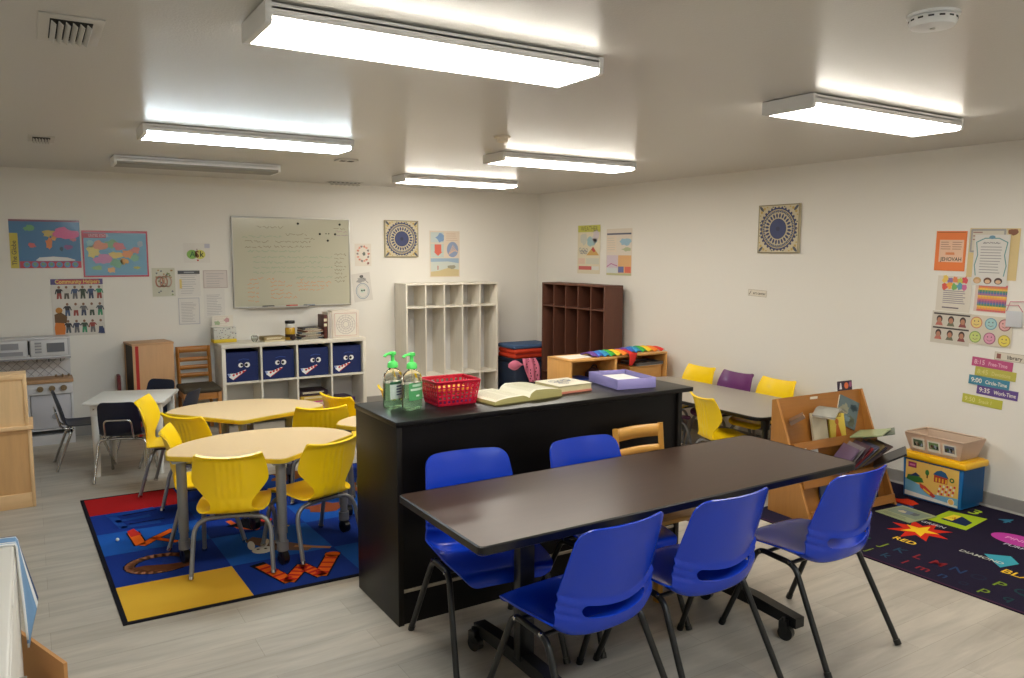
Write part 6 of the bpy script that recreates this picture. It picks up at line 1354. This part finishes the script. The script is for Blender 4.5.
for k, (x, y, c, e) in enumerate([(0.16, 0.74, (226, 200, 110), (200, 110, 90)), (0.5, 0.74, (150, 196, 200), (80, 140, 170)), (0.82, 0.74, (220, 160, 160), (120, 60, 70)), (0.16, 0.25, (190, 206, 110), (110, 150, 70)), (0.5, 0.25, (214, 140, 170), (150, 70, 110)), (0.84, 0.22, (226, 206, 70), (170, 150, 50))]):
    s.ell(x, y, 0.039, 0.04, Pc(*e), 1, 26); s.ell(x, y, 0.033, 0.034, Pc(*c), 2, 26); s.ell(x - 0.045, y + 0.05, 0.004, 0.005, Pc(70, 60, 60), 3, 8); s.ell(x + 0.045, y + 0.05, 0.004, 0.005, Pc(70, 60, 60), 3, 8); s.line([(x - 0.06, y - 0.05), (x, y - 0.09), (x + 0.06, y - 0.05)], 0.003, Pc(110, 70, 70), 3)
hang(s, 'right', 'feelings_chart', 'chart of six round coloured faces on the right wall', 'poster', 2.845, 1.10, -0.03, off=0.0055)
r = thing('clear_pocket', 'grey white pocket hanging by pink string at the right edge', 'pocket', (XR - 0.012, 2.558, 1.235))
m = MB(); m.box(-0.006, 0.0, -0.05, 0.05, 0, 0.105, mt((196, 198, 204), 0.3), 0.003); m.build('pouch', r)
m = MB(); m.tube([(-0.003, 0.05, 0.10), (-0.003, 0.03, 0.165), (-0.003, -0.10, 0.17)], 0.0025, mt((200, 110, 130), 0.6), 6); m.tube([(-0.003, -0.05, 0.10), (-0.003, -0.02, 0.145), (-0.003, 0.06, 0.14)], 0.0025, mt((200, 110, 130), 0.6), 6); m.build('string', r)
def strip(label, y, z, c, t1, t2, tc=(240, 236, 226), W=0.262, Hh=0.062, off=0.003):
    s = Sheet(W, Hh, Pc(*c), 0.001); s.write(0.06, 0.26, t1, 0.044, Pc(*tc), 1, 'L', 0.95, 0.014); s.write(0.42, 0.28, t2, 0.036, Pc(*tc), 1, 'L', 0.8, 0.012)
    hang(s, 'right', 'schedule_strip', label, 'schedule strip', y, z, -0.055, off=off, group='daily schedule strips')
strip('magenta schedule strip reading 8:15 Free-Time', 2.812, 0.952, (176, 56, 112), '8:15', 'Free-Time', (226, 170, 196))
strip('olive schedule strip directly below the magenta one', 2.788, 0.888, (176, 172, 60), '8:45', 'Devotions', (206, 200, 110))
strip('teal blue schedule strip reading 9:00 Circle-Time', 2.824, 0.826, (40, 118, 150), '9:00', 'Circle-Time', off=0.0055)
strip('purple schedule strip reading 9:35 Work-Time', 2.768, 0.763, (76, 50, 130), '9:35', 'Work-Time')
strip('yellow green schedule strip lowest of the five', 2.860, 0.690, (178, 178, 44), '9:50', 'Snack 1', (214, 212, 120))
s = Sheet(0.24, 0.055, Pc(216, 208, 192), 0.0015); s.line([(0.01, 0.03), (0.99, 0.03), (0.99, 0.97), (0.01, 0.97)], 0.002, Pc(140, 120, 110), 1, True); s.rect(0.06, 0.2, 0.17, 0.8, Pc(120, 60, 50), 2); s.write(0.34, 0.25, 'library', 0.036, Pc(60, 50, 44), 2, 'L', 1, 0.014)
hang(s, 'right', 'area_label', 'white name strip reading library above the schedule strips', 'sign', 2.668, 1.008, -0.03)
# ------------------------------------------------------------------ camera, world, exposure
cam = bpy.data.cameras.new('camera'); co = bpy.data.objects.new('camera', cam); COL.objects.link(co)
F_PX, YAW, PITCH, ROLL = 776.31, 0.5570, 0.1091, 0.0033
cam.sensor_width = 36.0; cam.lens = F_PX / 1024 * 36.0; cam.clip_start = 0.05
fw = Vector((math.sin(YAW) * math.cos(PITCH), math.cos(YAW) * math.cos(PITCH), -math.sin(PITCH)))
rt = Vector((math.cos(YAW), -math.sin(YAW), 0)); up = rt.cross(fw)
r2 = rt * math.cos(ROLL) + up * math.sin(ROLL); u2 = up * math.cos(ROLL) - rt * math.sin(ROLL)
co.matrix_world = Matrix(((r2.x, u2.x, -fw.x, 0), (r2.y, u2.y, -fw.y, 0), (r2.z, u2.z, -fw.z, 1.6998), (0, 0, 0, 1)))
scene.camera = co
w = bpy.data.worlds.new('room_world'); scene.world = w; w.use_nodes = True
w.node_tree.nodes['Background'].inputs['Color'].default_value = (0.9, 0.95, 1, 1); w.node_tree.nodes['Background'].inputs['Strength'].default_value = 0.02
scene.view_settings.view_transform = 'Standard'; scene.view_settings.look = 'None'; scene.view_settings.gamma = 1.0; scene.view_settings.use_curve_mapping = False
scene.view_settings.exposure = 0.15
scene.cycles.use_denoising = True
scene.cycles.max_bounces = 10; scene.cycles.diffuse_bounces = 6; scene.cycles.glossy_bounces = 4; scene.cycles.transmission_bounces = 8
scene.cycles.caustics_reflective = False; scene.cycles.caustics_refractive = False; scene.cycles.sample_clamp_indirect = 8
